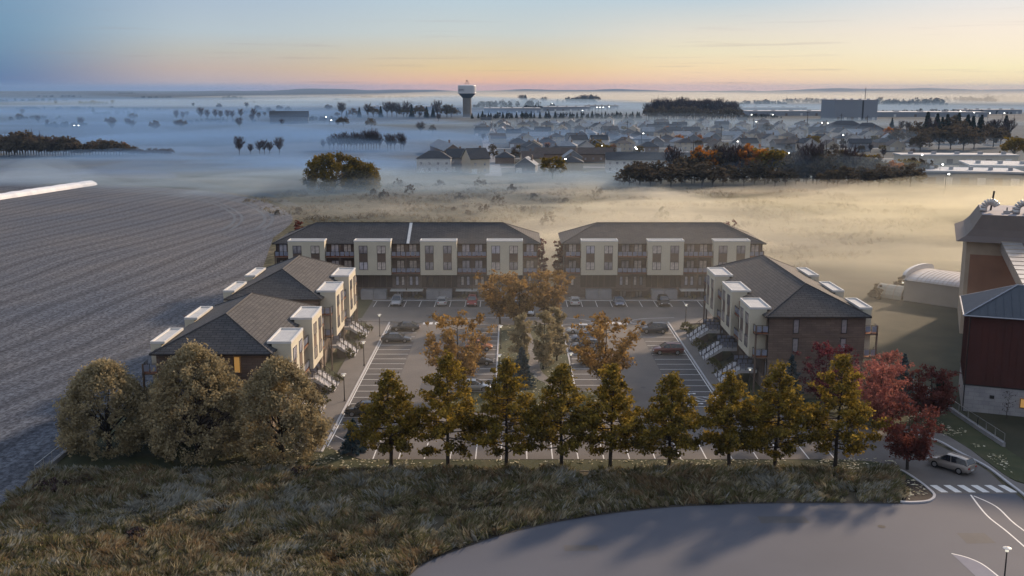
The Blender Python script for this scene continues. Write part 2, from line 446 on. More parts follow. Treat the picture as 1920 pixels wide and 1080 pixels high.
# ------------------------------------------------------------------ ground, fields, roads
def sheet(name, pts, z, m, label=None):
    mb = MB(); mb.face([(x, y, z) for x, y in pts], 0, [(x, y) for x, y in pts])
    me_o = mb.build(name, m)
    # concave outlines: let Blender cut the polygon properly
    import bmesh
    bm = bmesh.new(); bm.from_mesh(me_o.data); bmesh.ops.triangulate(bm, faces=bm.faces, ngon_method='EAR_CLIP')
    for f in bm.faces:
        if f.normal.z < 0: f.normal_flip()
    bm.to_mesh(me_o.data); bm.free()
    return tag(me_o, kind='structure')

def smooth_pts(pts, k=6, closed=False):
    out = []; n = len(pts)
    for i in range(n if closed else n - 1):
        p0 = pts[(i - 1) % n] if (closed or i > 0) else pts[i]
        p1, p2 = pts[i], pts[(i + 1) % n]
        p3 = pts[(i + 2) % n] if (closed or i < n - 2) else p2
        for j in range(k):
            t = j / k
            out.append(tuple(.5 * ((2 * p1[a]) + (-p0[a] + p2[a]) * t + (2 * p0[a] - 5 * p1[a] + 4 * p2[a] - p3[a]) * t * t + (-p0[a] + 3 * p1[a] - 3 * p2[a] + p3[a]) * t ** 3) for a in (0, 1)))
    if not closed: out.append(tuple(pts[-1]))
    return out

def ribbon(name, pts, w, z, m, h=None, kind='structure', mb=None):
    """a painted line (h None) or a raised kerb of height h along pts"""
    own = mb is None; mb = mb or MB(); n = len(pts)
    L_, R_ = [], []
    for i in range(n):
        a = Vector(pts[max(0, i - 1)]); b = Vector(pts[min(n - 1, i + 1)]); d = (b - a).normalized(); q = Vector((-d.y, d.x)) * w / 2; p = Vector(pts[i])
        L_.append(p + q); R_.append(p - q)
    zt = z if h is None else z + h
    for i in range(n - 1):
        mb.face([(*R_[i], zt), (*R_[i + 1], zt), (*L_[i + 1], zt), (*L_[i], zt)])
        if h is not None:
            mb.face([(*R_[i], z), (*R_[i + 1], z), (*R_[i + 1], zt), (*R_[i], zt)]); mb.face([(*L_[i + 1], z), (*L_[i], z), (*L_[i], zt), (*L_[i + 1], zt)])
    if h is not None:
        for i in (0, n - 1): mb.face([(*R_[i], z), (*L_[i], z), (*L_[i], zt), (*R_[i], zt)])
    if own: return tag(mb.build(name, m), kind=kind)

def ground_mat():
    m, n, l = new_mat('autumn_countryside'); b = n['Principled BSDF']; b.inputs['Roughness'].default_value = .95; b.inputs['Specular IOR Level'].default_value = .1
    tc = n.new('ShaderNodeTexCoord')
    def noise(sc, det, stretch=None):
        v = tc.outputs['Object']
        if stretch:
            mp = n.new('ShaderNodeMapping'); mp.inputs['Scale'].default_value = stretch; l.new(v, mp.inputs[0]); v = mp.outputs[0]
        z = n.new('ShaderNodeTexNoise'); z.inputs['Scale'].default_value = sc; z.inputs['Detail'].default_value = det; l.new(v, z.inputs['Vector']); return z.outputs['Fac']
    r1 = ramp(n, [(.3, (.045, .050, .030)), (.5, (.10, .095, .065)), (.72, (.16, .14, .10))]); l.new(noise(.035, 7), r1.inputs[0])
    r2 = ramp(n, [(.40, (.55, .55, .52)), (.62, (1.25, 1.2, 1.15))]); l.new(noise(.6, 4), r2.inputs[0])
    # far fields: voronoi parcels
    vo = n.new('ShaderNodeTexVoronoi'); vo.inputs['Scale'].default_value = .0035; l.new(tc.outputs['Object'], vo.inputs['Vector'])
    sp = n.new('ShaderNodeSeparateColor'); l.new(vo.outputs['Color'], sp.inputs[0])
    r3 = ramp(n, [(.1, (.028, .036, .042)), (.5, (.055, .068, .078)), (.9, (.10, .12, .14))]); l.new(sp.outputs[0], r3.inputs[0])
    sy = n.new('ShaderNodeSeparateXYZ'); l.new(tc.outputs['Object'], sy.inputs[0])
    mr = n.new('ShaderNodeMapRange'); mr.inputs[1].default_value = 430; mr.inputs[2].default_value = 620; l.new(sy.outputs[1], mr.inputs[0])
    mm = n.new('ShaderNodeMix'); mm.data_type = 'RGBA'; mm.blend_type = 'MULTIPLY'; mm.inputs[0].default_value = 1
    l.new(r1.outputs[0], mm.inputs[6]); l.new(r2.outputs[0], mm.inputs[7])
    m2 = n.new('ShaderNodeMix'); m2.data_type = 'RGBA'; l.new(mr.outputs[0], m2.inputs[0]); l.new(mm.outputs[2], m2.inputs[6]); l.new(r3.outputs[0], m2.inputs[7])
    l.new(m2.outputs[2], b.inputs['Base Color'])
    return m
gm = ground_mat()
def ground_z(x, y):
    """dead level round the buildings, the barnyard on the right lies lower"""
    return 0.0
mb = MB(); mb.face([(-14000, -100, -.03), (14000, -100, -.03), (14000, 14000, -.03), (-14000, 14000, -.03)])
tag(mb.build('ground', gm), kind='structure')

def field_mat(name, base, frost, dark, rot, sc):
    m, n, l = new_mat(name); b = n['Principled BSDF']; b.inputs['Roughness'].default_value = .9; b.inputs['Specular IOR Level'].default_value = .2
    tc = n.new('ShaderNodeTexCoord'); mp = n.new('ShaderNodeMapping'); mp.inputs['Rotation'].default_value = (0, 0, rot); l.new(tc.outputs['Object'], mp.inputs[0])
    # the furrows bend slowly: push the coordinates with a broad noise
    n0 = n.new('ShaderNodeTexNoise'); n0.inputs['Scale'].default_value = .010; n0.inputs['Detail'].default_value = 1; l.new(tc.outputs['Object'], n0.inputs['Vector'])
    vs = n.new('ShaderNodeVectorMath'); vs.operation = 'MULTIPLY_ADD'; vs.inputs[1].default_value = (20, 20, 0); l.new(n0.outputs['Color'], vs.inputs[0]); l.new(mp.outputs[0], vs.inputs[2])
    def wave(scale, dist, dsc):
        w = n.new('ShaderNodeTexWave'); w.wave_type = 'BANDS'; w.bands_direction = 'X'; w.inputs['Scale'].default_value = scale
        w.inputs['Distortion'].default_value = dist * .16; w.inputs['Detail'].default_value = 3; w.inputs['Detail Scale'].default_value = dsc
        l.new(vs.outputs[0], w.inputs['Vector']); return w.outputs['Fac']
    big = ramp(n, [(.0, tuple((a_ + b_) / 2 for a_, b_ in zip(dark, base))), (.07, base), (.5, frost), (1, base)]); l.new(wave(.030 * sc, 2.2, .6), big.inputs[0])
    fine = ramp(n, [(.1, (.62, .62, .64)), (.6, (1.08, 1.08, 1.08))]); l.new(wave(.16 * sc, 3.5, 1.2), fine.inputs[0])
    ns = n.new('ShaderNodeTexNoise'); ns.inputs['Scale'].default_value = 2.0; ns.inputs['Detail'].default_value = 7; ns.inputs['Roughness'].default_value = .7
    ms = n.new('ShaderNodeMapping'); ms.inputs['Scale'].default_value = (1.1, .55, 1); l.new(vs.outputs[0], ms.inputs[0]); l.new(ms.outputs[0], ns.inputs['Vector'])
    rs_ = ramp(n, [(.40, (.34, .34, .37)), (.62, (1.6, 1.6, 1.58))]); l.new(ns.outputs['Fac'], rs_.inputs[0])
    def mul(a, c, f=1.0):
        x = n.new('ShaderNodeMix'); x.data_type = 'RGBA'; x.blend_type = 'MULTIPLY'; x.inputs[0].default_value = f; l.new(a, x.inputs[6]); l.new(c, x.inputs[7]); return x.outputs[2]
    nb = n.new('ShaderNodeTexNoise'); nb.inputs['Scale'].default_value = .02; nb.inputs['Detail'].default_value = 5; l.new(tc.outputs['Object'], nb.inputs['Vector'])
    br = ramp(n, [(.35, (1.25, 1.13, 1.0)), (.65, (.85, .89, .95))]); l.new(nb.outputs['Fac'], br.inputs[0])
    l.new(mul(mul(mul(big.outputs[0], fine.outputs[0], .36), rs_.outputs[0], .9), br.outputs[0], 1.0), b.inputs['Base Color'])
    bu = n.new('ShaderNodeBump'); bu.inputs['Strength'].default_value = .35; bu.inputs['Distance'].default_value = .15; l.new(ns.outputs['Fac'], bu.inputs['Height']); l.new(bu.outputs[0], b.inputs['Normal'])
    return m
fm = field_mat('frosted_stubble', (.088, .098, .120), (.122, .135, .160), (.048, .052, .063), rad(8), 1.05)
fpts = [(-48.6, 30), (-48.6, 190)] + smooth_pts([G(512, 446), G(548, 415), G(534, 394), G(478, 373), G(390, 359), G(290, 351), G(180, 347)], 5) + [(-420, 430), (-420, 30)]
sheet('stubble_field', fpts, .0, fm)
sheet('headland_strip', smooth_pts([G(180, 346), G(300, 349), G(400, 357), G(490, 371), G(545, 390), G(562, 404)], 5) + smooth_pts([G(566, 388), G(500, 362), G(400, 345), G(280, 335), G(150, 333)], 5), .005,
      mat('dark_grass_verge', (.03, .036, .032), (.05, .055, .045), scale=.3))
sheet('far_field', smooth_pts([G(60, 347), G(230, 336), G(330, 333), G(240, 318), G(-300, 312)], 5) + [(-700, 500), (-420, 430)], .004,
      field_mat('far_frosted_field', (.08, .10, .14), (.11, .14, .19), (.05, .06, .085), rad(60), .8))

asph = mat('parking_asphalt', (.122, .113, .110), (.155, .142, .134), scale=.22, rough=.88, bump=.2, bscale=12, detail=9, c3=(.172, .158, .148))
asph2 = mat('shaded_road_asphalt', (.078, .087, .112), (.094, .103, .132), scale=.06, rough=.8, bump=.1, bscale=8, detail=8, c3=(.112, .121, .150))  # even bluish shade over the front road is put into this darker colour
walk = mat('sidewalk_concrete', (.165, .152, .145), (.20, .186, .176), scale=.5, rough=.9, detail=6)
kerbm = mat('kerb_concrete', (.48, .48, .50), (.58, .58, .60), scale=.5, rough=.85)
paintm = mat('road_paint', (.70, .70, .70), (.82, .82, .81), scale=1.3, rough=.7)
lawnm = mat('damp_lawn', (.040, .048, .020), (.060, .068, .030), scale=.5, rough=.95, bump=.6, bscale=5, detail=8, c3=(.085, .080, .040))
roughm = mat('rough_verge_soil', (.045, .042, .028), (.075, .065, .042), scale=.25, rough=.95, bump=.8, bscale=2, detail=8, c3=(.10, .095, .075))
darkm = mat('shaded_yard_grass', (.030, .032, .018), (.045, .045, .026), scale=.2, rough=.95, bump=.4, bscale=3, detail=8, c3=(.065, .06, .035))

# parking court asphalt with its exit towards the road on the right
exit_pts = smooth_pts([(34.5, 105.9), G(1650, 868), G(1692, 884), G(1722, 905), G(1738, 918)], 5)
lot = [(-16.2, 105.9)] + exit_pts + [(41.6, 96.3), (49.6, 96.3)] + smooth_pts([G(1886, 915), G(1850, 882), G(1800, 855), G(1750, 832), G(1700, 822)], 5) + [(38, 121), (27, 122.5), (27, 171.5), (35.5, 171.5), (35.5, 190.2), (-26, 190.2), (-26, 172), (-20.7, 172), (-20.7, 110)]
sheet('parking_court', lot, .012, asph)
# the road that sweeps past in front
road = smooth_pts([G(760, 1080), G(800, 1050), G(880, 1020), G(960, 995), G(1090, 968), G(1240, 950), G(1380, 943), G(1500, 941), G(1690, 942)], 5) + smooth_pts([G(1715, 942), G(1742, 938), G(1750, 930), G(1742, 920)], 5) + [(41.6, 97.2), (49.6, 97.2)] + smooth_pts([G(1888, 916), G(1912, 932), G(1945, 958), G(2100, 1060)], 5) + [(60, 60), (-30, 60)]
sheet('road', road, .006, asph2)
# old wheel tracks that follow the headland
hb = [G(512, 446), G(548, 415), G(534, 394), G(478, 373), G(390, 359), G(290, 351)]
for k, (off, w_) in enumerate(((6, .9), (8.2, .9), (15, .8), (17.2, .8))):
    tp_ = []
    sp_ = smooth_pts(hb, 6)
    for i in range(1, len(sp_) - 1):
        d_ = (Vector(sp_[i + 1]) - Vector(sp_[i - 1])).normalized(); tp_.append((sp_[i][0] - d_.y * off, sp_[i][1] + d_.x * off))
    tp_ = tp_[2:]
    ribbon('wheel_track', smooth_pts(tp_, 3), w_, .006, mat('track_soil_%d' % k, *(((.085, .105, .135), (.11, .135, .17)) if k == 4 else ((.068, .084, .108), (.09, .11, .138))), scale=.15))
# sidewalks
def slab(name, pts, m, z0=.0, h=.12):
    mb = MB(); n = len(pts); mb.face([(x, y, z0 + h) for x, y in pts])
    for i in range(n):
        a, b = pts[i], pts[(i + 1) % n]
        mb.face([(*a, z0), (*b, z0), (*b, z0 + h), (*a, z0 + h)])
    o = mb.build(name, m)
    import bmesh
    bm = bmesh.new(); bm.from_mesh(o.data); bmesh.ops.triangulate(bm, faces=[f for f in bm.faces if len(f.verts) > 4], ngon_method='EAR_CLIP')
    for f in bm.faces:
        if abs(f.normal.z) > .5 and f.normal.z < 0: f.normal_flip()
    bm.to_mesh(o.data); bm.free()
    return tag(o, kind='structure')
slab('sidewalk', [(-24.0, 108), (-20.95, 108), (-20.95, 172.2), (-24.6, 172.2)], walk)
slab('sidewalk', [(26.6, 124), (29.4, 124), (29.4, 172.2), (26.6, 172.2)], walk)
slab('sidewalk', [(-26, 190.45), (36, 190.45), (36, 193.2), (-26, 193.2)], walk)
slab('sidewalk', smooth_pts([(-9.6, 172.6), (-7.5, 174.7), (0, 175.2), (7, 175.2), (10.5, 174.6), (13.3, 172.6), (13.3, 171.3), (12.0, 170.1), (3, 170.0), (-8.3, 170.0), (-9.6, 171)], 4, True), walk, 0, .127)
slab('sidewalk', smooth_pts([(20.2, 172.4), (22.5, 174.4), (28, 175.2), (33, 175), (33.5, 172), (27.5, 170.2), (21.2, 170.3)], 4, True), walk, 0, .129)
slab('sidewalk', smooth_pts([(-15.4, 172.4), (-17.5, 174.4), (-21, 175.2), (-26, 175), (-26, 172.6), (-20.9, 172.4), (-16.2, 171.0)], 4, True), walk, 0, .131)
slab('sidewalk', smooth_pts([G(1700, 800), G(1760, 812), G(1812, 840), G(1850, 868), G(1905, 905), G(1960, 915)], 5) + smooth_pts([G(1970, 965), G(1912, 922), G(1885, 900), G(1845, 872), G(1790, 845), G(1750, 824), G(1695, 812)], 5), walk)
# centre island and lawns
isl = [(-2.1, 122.3), (-8.4, 122.3), (-8.4, 130.9), (-2.1, 130.9), (-2.1, 169.7), (8.3, 169.7), (8.3, 130.9), (14.6, 130.9), (14.6, 122.3)]
slab('lawn', isl, lawnm, .0, .11)
cpath = [(1.8, 169.6), (2.2, 163), (2.9, 155), (3.5, 149), (3.1, 143), (3.9, 138), (5.6, 134.5), (5.9, 131), (4.6, 127), (4.0, 122.4)]
ribbon('footpath', smooth_pts(cpath, 5), 1.7, .116, walk)
slab('lawn', [(-48.2, 102.3), (-48.2, 112), (-20.9, 112), (-20.9, 110), (-16.4, 105.7), (34.4, 105.7)] + exit_pts[::1] + [G(1700, 900), G(1672, 878), (36, 102.3)], lawnm, -.01, .06)
slab('lawn', [(-25.6, 112), (-24.1, 112), (-24.7, 172), (-25.6, 172)], lawnm, -.01, .06)
sheet('rear_lawn', [(-48.2, 112), (-25.6, 112), (-25.6, 178), (-27, 215), (-48.2, 215)], .003, lawnm)
sheet('front_garden', [(29.5, 124), (33.2, 124), (33.2, 170), (29.5, 170)], .02, lawnm)
slab('lawn', smooth_pts([G(1655, 700), G(1700, 728), G(1780, 770), G(1885, 841), G(1960, 888)], 4) + smooth_pts([G(1975, 912), G(1905, 902), G(1850, 865), G(1812, 838), G(1760, 810), G(1700, 798), G(1640, 800)], 4) + [(33, 127), (46.5, 128)], lawnm, -.01, .05)
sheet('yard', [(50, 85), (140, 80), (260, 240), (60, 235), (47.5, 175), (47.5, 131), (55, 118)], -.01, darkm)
vpts = [(-48.2, 102.25), (36, 102.25)] + [G(1672, 880), G(1695, 930), G(1692, 941)] + smooth_pts([G(1690, 942), G(1500, 941), G(1380, 943), G(1240, 950), G(1090, 968), G(960, 995), G(880, 1020), G(800, 1050), G(760, 1080)], 5) + [(-24, 60), (-48.2, 60)]
sheet('rough_verge', vpts, .02, roughm)
slab('flower_bed', smooth_pts([G(1700, 900), G(1722, 905), G(1738, 918), G(1748, 930), G(1740, 938), G(1712, 941), G(1692, 938), G(1688, 915)], 4, True), mat('mulch', (.018, .013, .012), (.035, .024, .02), scale=3, bump=.5), 0, .08)

# kerbs: one run each
ribbon('kerb', [(-20.75, 108), (-20.75, 172)], .22, 0, kerbm, .15)
ribbon('kerb', [(26.45, 124), (26.45, 172)], .22, 0, kerbm, .15)
ribbon('kerb', [(-26, 190.3), (36, 190.3)], .25, 0, kerbm, .15)
ribbon('kerb', [(-8.4, 130.95), (-2.15, 130.95), (-2.15, 169.8), (-8.5, 169.9)], .2, 0, kerbm, .15)
ribbon('kerb', [(14.6, 130.95), (8.35, 130.95), (8.35, 169.8), (12, 169.9)], .2, 0, kerbm, .15)
ribbon('kerb', smooth_pts([G(1672, 880), G(1692, 884), G(1722, 903), G(1740, 917), G(1752, 930), G(1742, 940), G(1712, 943), G(1688, 942)], 5), .25, 0, kerbm, .15)
ribbon('kerb', smooth_pts([G(1700, 812), G(1755, 826), G(1800, 850), G(1850, 876), G(1890, 906), G(1915, 925), G(1950, 955)], 5), .25, 0, kerbm, .15)
ribbon('kerb', smooth_pts([(-9.6, 172.6), (-7.5, 174.8), (0, 175.3), (7, 175.3), (10.5, 174.7), (13.4, 172.6), (13.4, 171.3), (12.0, 170.0)], 4), .16, 0, kerbm, .14)
ribbon('kerb', smooth_pts([(28, 175.3), (22.5, 174.5), (20.1, 172.4), (21.2, 170.2), (26.4, 170.1)], 4), .16, 0, kerbm, .14)
ribbon('kerb', [(-48.2, 102.3), (36, 102.3)], .12, 0, mat('stone_edging', (.25, .22, .19)), .08)

# streets of the suburb
st_m = mat('wet_street', (.16, .17, .19), (.20, .21, .23), scale=.1, rough=.6)
for py_, xa_, xb_ in ((313, 930, 1140), (297, 935, 1700), (278, 930, 1720), (264, 905, 1720), (251, 900, 1660), (241, 890, 1600)):
    ribbon('street', [G(xa_, py_ + .6), G((xa_ + xb_) / 2, py_ - .5), G(xb_, py_ + .8)], 7.5, .01, st_m)
ribbon('street', [G(925, 330), G(922, 300), G(916, 270), G(908, 245), G(903, 232)], 8, .014, st_m)
ribbon('street', [G(1290, 300), G(1270, 270), G(1255, 245)], 7.5, .016, st_m)
ribbon('soil_edge', [(x_, y_ - .1) for x_, y_ in smooth_pts([G(1690, 942), G(1500, 941), G(1380, 943), G(1240, 950), G(1090, 968), G(960, 995), G(880, 1020), G(800, 1050), G(760, 1080)], 5)], .55, .026, mat('crumbled_soil', (.03, .026, .022), (.07, .062, .055), scale=2.5, detail=8))
# the bays are older, darker asphalt than the aisles
bay_m = mat('worn_bay_asphalt', (.078, .075, .078), (.098, .093, .094), scale=.3, rough=.9, bump=.2, bscale=12, detail=9, c3=(.122, .114, .11))
for x0, x1, y0, y1 in ((-20.5, -15.4, 111.5, 169.5), (-7.5, -2.4, 131, 169.6), (8.5, 13.8, 131, 169.6), (20.8, 26.2, 124.5, 169.6), (-25.4, 35, 184.7, 190.15)):
    e_ = [(x0, y0), (x1, y0), (x1, y1), (x0, y1)]; sheet('parking_bays', e_, .0155, bay_m)
for i_, (cx_, cy_, sx_, sy_) in enumerate(((-11.4, 134, 1.6, 5), (-13, 177.5, 4, 1.4), (17, 148, 1.5, 6), (17.5, 116, 3.5, 1.6), (4, 116, 3, 1.2), (25, 90, 4.5, 1.6), (6, 84, 3, 1.2), (41, 86, 2.6, 2.2))):
    sheet('asphalt_patch', [(cx_ - sx_ / 2, cy_ - sy_ / 2), (cx_ + sx_ / 2, cy_ - sy_ / 2 + .1), (cx_ + sx_ / 2 - .1, cy_ + sy_ / 2), (cx_ - sx_ / 2, cy_ + sy_ / 2)], .0165 if cy_ > 100 else .0095, mat('patch_asphalt_%d' % i_, (.085, .085, .092), (.10, .10, .108), scale=.8, detail=8))
for x_, y_ in ((-11.6, 150.5), (17.4, 133.0), (17.2, 179.5), (33.5, 88.5)):
    q_ = MB(); z_ = .020; q_.face([(x_ + .36 * math.cos(t), y_ + .36 * math.sin(t), z_) for t in np.linspace(0, 2 * PI, 16, endpoint=False)]); tag(q_.build('manhole_cover', M['darkmetal']), {-11.6: 'round iron manhole cover in the field side aisle', 17.4: 'round iron manhole cover in the mill side aisle', 17.2: 'round iron manhole cover before the right back row', 33.5: 'round iron manhole cover in the foreground road'}[x_], 'manhole cover', 'manhole covers')
# painted markings
Z = .018
mk = MB()
def line(a, b, w=.13): ribbon(None, [a, b], w, Z, None, mb=mk)
YS = [156.2 + 2.76 * k for k in range(5)] + [156.2 - 2.76 * k for k in range(1, 15)]
for y in YS:
    line((-20.6, y), (-15.5, y))
    if 131 < y: line((-2.3, y), (-7.4, y)); line((8.5, y), (13.7, y))
    if y > 126 and abs(y - 127.5) > 2.4: line((26.3, y - .25), (20.9, y - .25))
for k in range(12): line((-25.2 + 2.77 * k, 190.1), (-25.2 + 2.77 * k, 184.8))
for k in range(10): line((10.1 + 2.72 * k, 190.1), (10.1 + 2.72 * k, 184.8))
for k in range(19): line((-14.9 + 2.75 * k, 106.0), (-14.9 + 2.75 * k, 111.2))
line((-20.45, 110), (-20.45, 170), .14); line((26.1, 124), (26.1, 170), .14)
for y in (128.8, 126.8, 124.7): line((26.2, y), (20.9, y))
for k in range(5): line((20.6 + 1.3 * k, 128.8), (22.6 + 1.3 * k if k < 3 else 26.1, 126.8 if k < 3 else 127.4), .13)
for k in range(4): line((-20.2 + 1.3 * k, 113.6), (-18.6 + 1.3 * k, 111.6), .12)
for a, b in (((20.6, 121.8), (22.6, 120.6)), ((22.6, 120.6), (25, 119.9)), ((25.8, 171.8), (28.2, 171.5))): line(a, b, .12)
tag(mk.build('parking_marking', paintm), kind='structure')
def handicap(cx, cy_):
    """the wheelchair sign painted in its bay, read from the aisle side"""
    h = MB(); z = Z + .002
    def P(u, v): return (cx + v * 1.15, cy_ - u * 1.15)         # u right, v up in the sign's own frame
    ring = [P(.1 + .52 * math.cos(t), -.35 + .52 * math.sin(t)) for t in np.linspace(rad(60), rad(-190), 22)]
    ribbon(None, ring, .15, z, None, mb=h)
    ribbon(None, [P(-.12, .95), P(-.05, .1), P(.5, .08), P(.72, -.75), P(.95, -.72)], .16, z, None, mb=h)
    ribbon(None, [P(-.08, .5), P(.42, .48)], .13, z, None, mb=h)
    h.face([(*P(-.12 + .19 * math.cos(t), 1.12 + .19 * math.sin(t)), z) for t in np.linspace(0, 2 * PI, 12, endpoint=False)])
    tag(h.build('wheelchair_marking', paintm), kind='structure')
handicap(22.4, 130.1); handicap(22.6, 125.75)
for x0, n_, y0 in ((-14.7, 5, 170.6), (14.2, 6, 170.6)):
    for k in range(n_):
        c = MB(); c.face([(x0 + k * 1.0 - .3, y0, Z), (x0 + k * 1.0 + .3, y0, Z), (x0 + k * 1.0 + .3, y0 + 1.6, Z), (x0 + k * 1.0 - .3, y0 + 1.6, Z)]); tag(c.build('crosswalk_bar', paintm), kind='structure')
for x0 in (15.2, 21.9):
    c = MB(); c.face([(x0 - .6, 118.6, Z), (x0 + .6, 118.6, Z), (x0 + .6, 119.6, Z), (x0 - .6, 119.6, Z)]); tag(c.build('crosswalk_bar', paintm), kind='structure')
for k in range(6):
    x = 41.9 + k * 1.36; c = MB(); c.face([(x + .3, 96.6, .022), (x + 1.0, 96.6, .022), (x + .6, 98.5, .022), (x - .1, 98.5, .022)]); tag(c.build('crosswalk_bar', paintm), kind='structure')
lm = MB()
ribbon(None, smooth_pts([G(1820, 928), G(1850, 966), G(1892, 1000), G(1960, 1060)], 5), .16, .011, None, mb=lm)
ribbon(None, smooth_pts([G(1826, 930), G(1868, 950), G(1905, 984), G(1980, 1036)], 5), .16, .011, None, mb=lm)
ribbon(None, smooth_pts([G(1784, 1038), G(1815, 1046), G(1845, 1060), G(1880, 1088)], 5), .14, .016, None, mb=lm)
tag(lm.build('lane_marking', paintm), kind='structure')
sheet('paved_island', smooth_pts([G(1784, 1038), G(1815, 1046), G(1845, 1060), G(1880, 1088), G(1850, 1100)], 5), .0135, mat('blue_grey_paving', (.17, .18, .24), (.2, .21, .27)))
def far_wood(x0p, x1p, py, top, seed, m):
    """a distant belt of woodland, one mass of crowns"""
    rs = np.random.default_rng(seed); xa, Y = G(x0p, py); xb, _ = G(x1p, py); h = HZ(960, top, Y)[1]; h = max(h, 6); n = int(max(30, (xb - xa) / (h * .55)))
    cx = rs.uniform(xa, xb, n); cyy = Y + rs.uniform(0, 60, n); e = np.clip(np.minimum(cx - xa, xb - cx) / (.12 * (xb - xa)), .35, 1); hh = h * rs.uniform(.55, 1.0, n) * e
    per = 46; d = rs.normal(size=(n, per, 3)); d /= np.linalg.norm(d, axis=2)[:, :, None]
    P = np.stack([cx, cyy, hh * .5], 1)[:, None, :] + d * (rs.random((n, per, 1)) ** .4) * np.stack([hh * .42, hh * .42, hh * .5], 1)[:, None, :]
    V, Fq = leaf_quads(P.reshape(-1, 3), h * .17, .5)
    tag(link('distant_woodland', np_mesh('distant_woodland', V, Fq, m)), kind='stuff')
fwm = leaf_mat('distant_wood_leaves', [(.018, .024, .028), (.035, .04, .042), (.06, .055, .052)], .1)
for i, a in enumerate([(-30, 128, 190, 184), (215, 255, 177, 173), (60, 150, 182, 178), (405, 458, 189, 180), (526, 585, 187, 182), (140, 196, 198, 189), (20, 60, 206, 200), (250, 330, 184, 180), (590, 700, 181, 177), (640, 860, 184, 179), (700, 800, 198, 190), (880, 1050, 202, 187), (1056, 1120, 194, 179), (1060, 1200, 184, 178), (1180, 1300, 180, 176), (1290, 1400, 200, 188),
                       (1392, 1480, 196, 186), (1465, 1570, 194, 183), (1560, 1700, 186, 181), (1640, 1720, 197, 185), (1700, 1790, 198, 183), (1780, 1880, 192, 179), (1840, 1960, 189, 177), (1380, 1560, 177, 173), (900, 1000, 178, 175), (1600, 1900, 178, 174), (330, 470, 232, 224), (878, 1215, 223, 211), (0, 90, 226, 219), (60, 130, 240, 232), (190, 300, 208, 203), (430, 520, 214, 206), (980, 1020, 206, 197), (1220, 1390, 200, 187), (500, 640, 196, 190), (700, 860, 206, 197), (1650, 1900, 214, 204), (1390, 1470, 222, 213), (90, 170, 206, 200), (560, 640, 228, 220), (160, 240, 216, 211)]):
    far_wood(*a, 900 + i, fwm)
# hills along the horizon
for nm, Y0, Y1, hmax, sd, x0, x1 in (('hills', 8400, 9600, 27, 1, -9000, 9000), ('hills', 5600, 6400, 12, 2, -7000, 7000)):
    rs = np.random.default_rng(sd); ph = rs.random(8) * 6.28
    V = []; nx = 160
    for j, (yy, hh) in enumerate(((Y0, 0), (Y0 + 120, .5), ((Y0 + Y1) / 2, 1), (Y1, .8))):
        for i in range(nx + 1):
            x = x0 + (x1 - x0) * i / nx
            e = (.45 + .55 / (1 + math.exp(-(x + 900) / 500))) * 1 + .3 * math.sin(x / 900 + ph[0]) + .28 * math.sin(x / 370 + ph[1]) + .2 * math.sin(x / 140 + ph[2]) + .08 * math.sin(x / 60 + ph[3])
            V.append((x, yy, -.5 + hmax * hh * max(.1, e)))
    Fq = [[j * (nx + 1) + i, j * (nx + 1) + i + 1, (j + 1) * (nx + 1) + i + 1, (j + 1) * (nx + 1) + i] for j in range(3) for i in range(nx)]
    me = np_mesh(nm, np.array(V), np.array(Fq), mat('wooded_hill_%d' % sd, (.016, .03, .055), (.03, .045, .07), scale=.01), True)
    tag(link(nm, me), kind='structure')

# ------------------------------------------------------------------ apartment blocks
ZE, ZB0, ZB1 = 10.4, 4.7, 11.05
WIN = {}
def win_mesh(kind):
    """windows and glazed doors facing -y, standing on z 0, centred on x 0"""
    if kind in WIN: return WIN[kind]
    base, gl = kind.split(':')
    w, h = {'pair': (1.6, 1.5), 'door': (1.45, 2.15), 'slim': (.62, 1.75), 'end': (.75, 1.9), 'low': (1.3, 1.2)}[base]
    mb = MB(); t = .07
    mb.box(-w / 2, w / 2, -.03, .03, 0, h, 1)
    for x0, x1 in ((-w / 2, -w / 2 + t), (w / 2 - t, w / 2)): mb.box(x0, x1, -.07, -.031, 0, h, 0)
    for z0, z1 in ((0, t), (h - t, h)): mb.box(-w / 2 + t, w / 2 - t, -.07, -.031, z0, z1, 0)
    if base in ('pair', 'door', 'low'): mb.box(-.05, .05, -.07, -.031, t, h - t, 0)
    if gl == 'glassblue':
        for k in range(4): mb.box(-w / 2 + t, w / 2 - t, -.045, -.032, h * .45 + k * .18, h * .45 + k * .18 + .06, 1)
    me = bpy.data.meshes.new('window'); me.from_pydata(mb.v, [], mb.f)
    me.materials.append(M['darkmetal']); me.materials.append(M[gl]); me.polygons.foreach_set('material_index', mb.m); me.update()
    WIN[kind] = me
    return me
def window(parent, kind, x, y, z, rz=0.0, name='window'):
    return link(name, win_mesh(kind), parent, (x, y, z), rz)

def railing(mb, a, b, h=1.05, step=.9, glass=True):
    """posts, top rail and dim glass along a-b (3d)"""
    a, b = Vector(a), Vector(b); L_ = (b - a).length; n = max(1, round(L_ / step)); up = Vector((0, 0, 1))
    for i in range(n + 1):
        p = a.lerp(b, i / n); mb.box(p.x - .03, p.x + .03, p.y - .03, p.y + .03, p.z, p.z + h, 0)
    mb.tube(a + up * h, b + up * h, .035, None, 4, 0); mb.tube(a + up * .12, b + up * .12, .025, None, 4, 0)
    if glass:
        d = (b - a).normalized(); q = Vector((-d.y, d.x, 0)) * .012
        for i in range(n):
            p, r = a.lerp(b, (i + .12) / n), a.lerp(b, (i + .88) / n)
            for s_ in (-1, 1):
                pts = [p + q * s_ + up * .2, r + q * s_ + up * .2, r + q * s_ + up * (h - .1), p + q * s_ + up * (h - .1)]
                mb.face(pts if s_ < 0 else pts[::-1], 1)

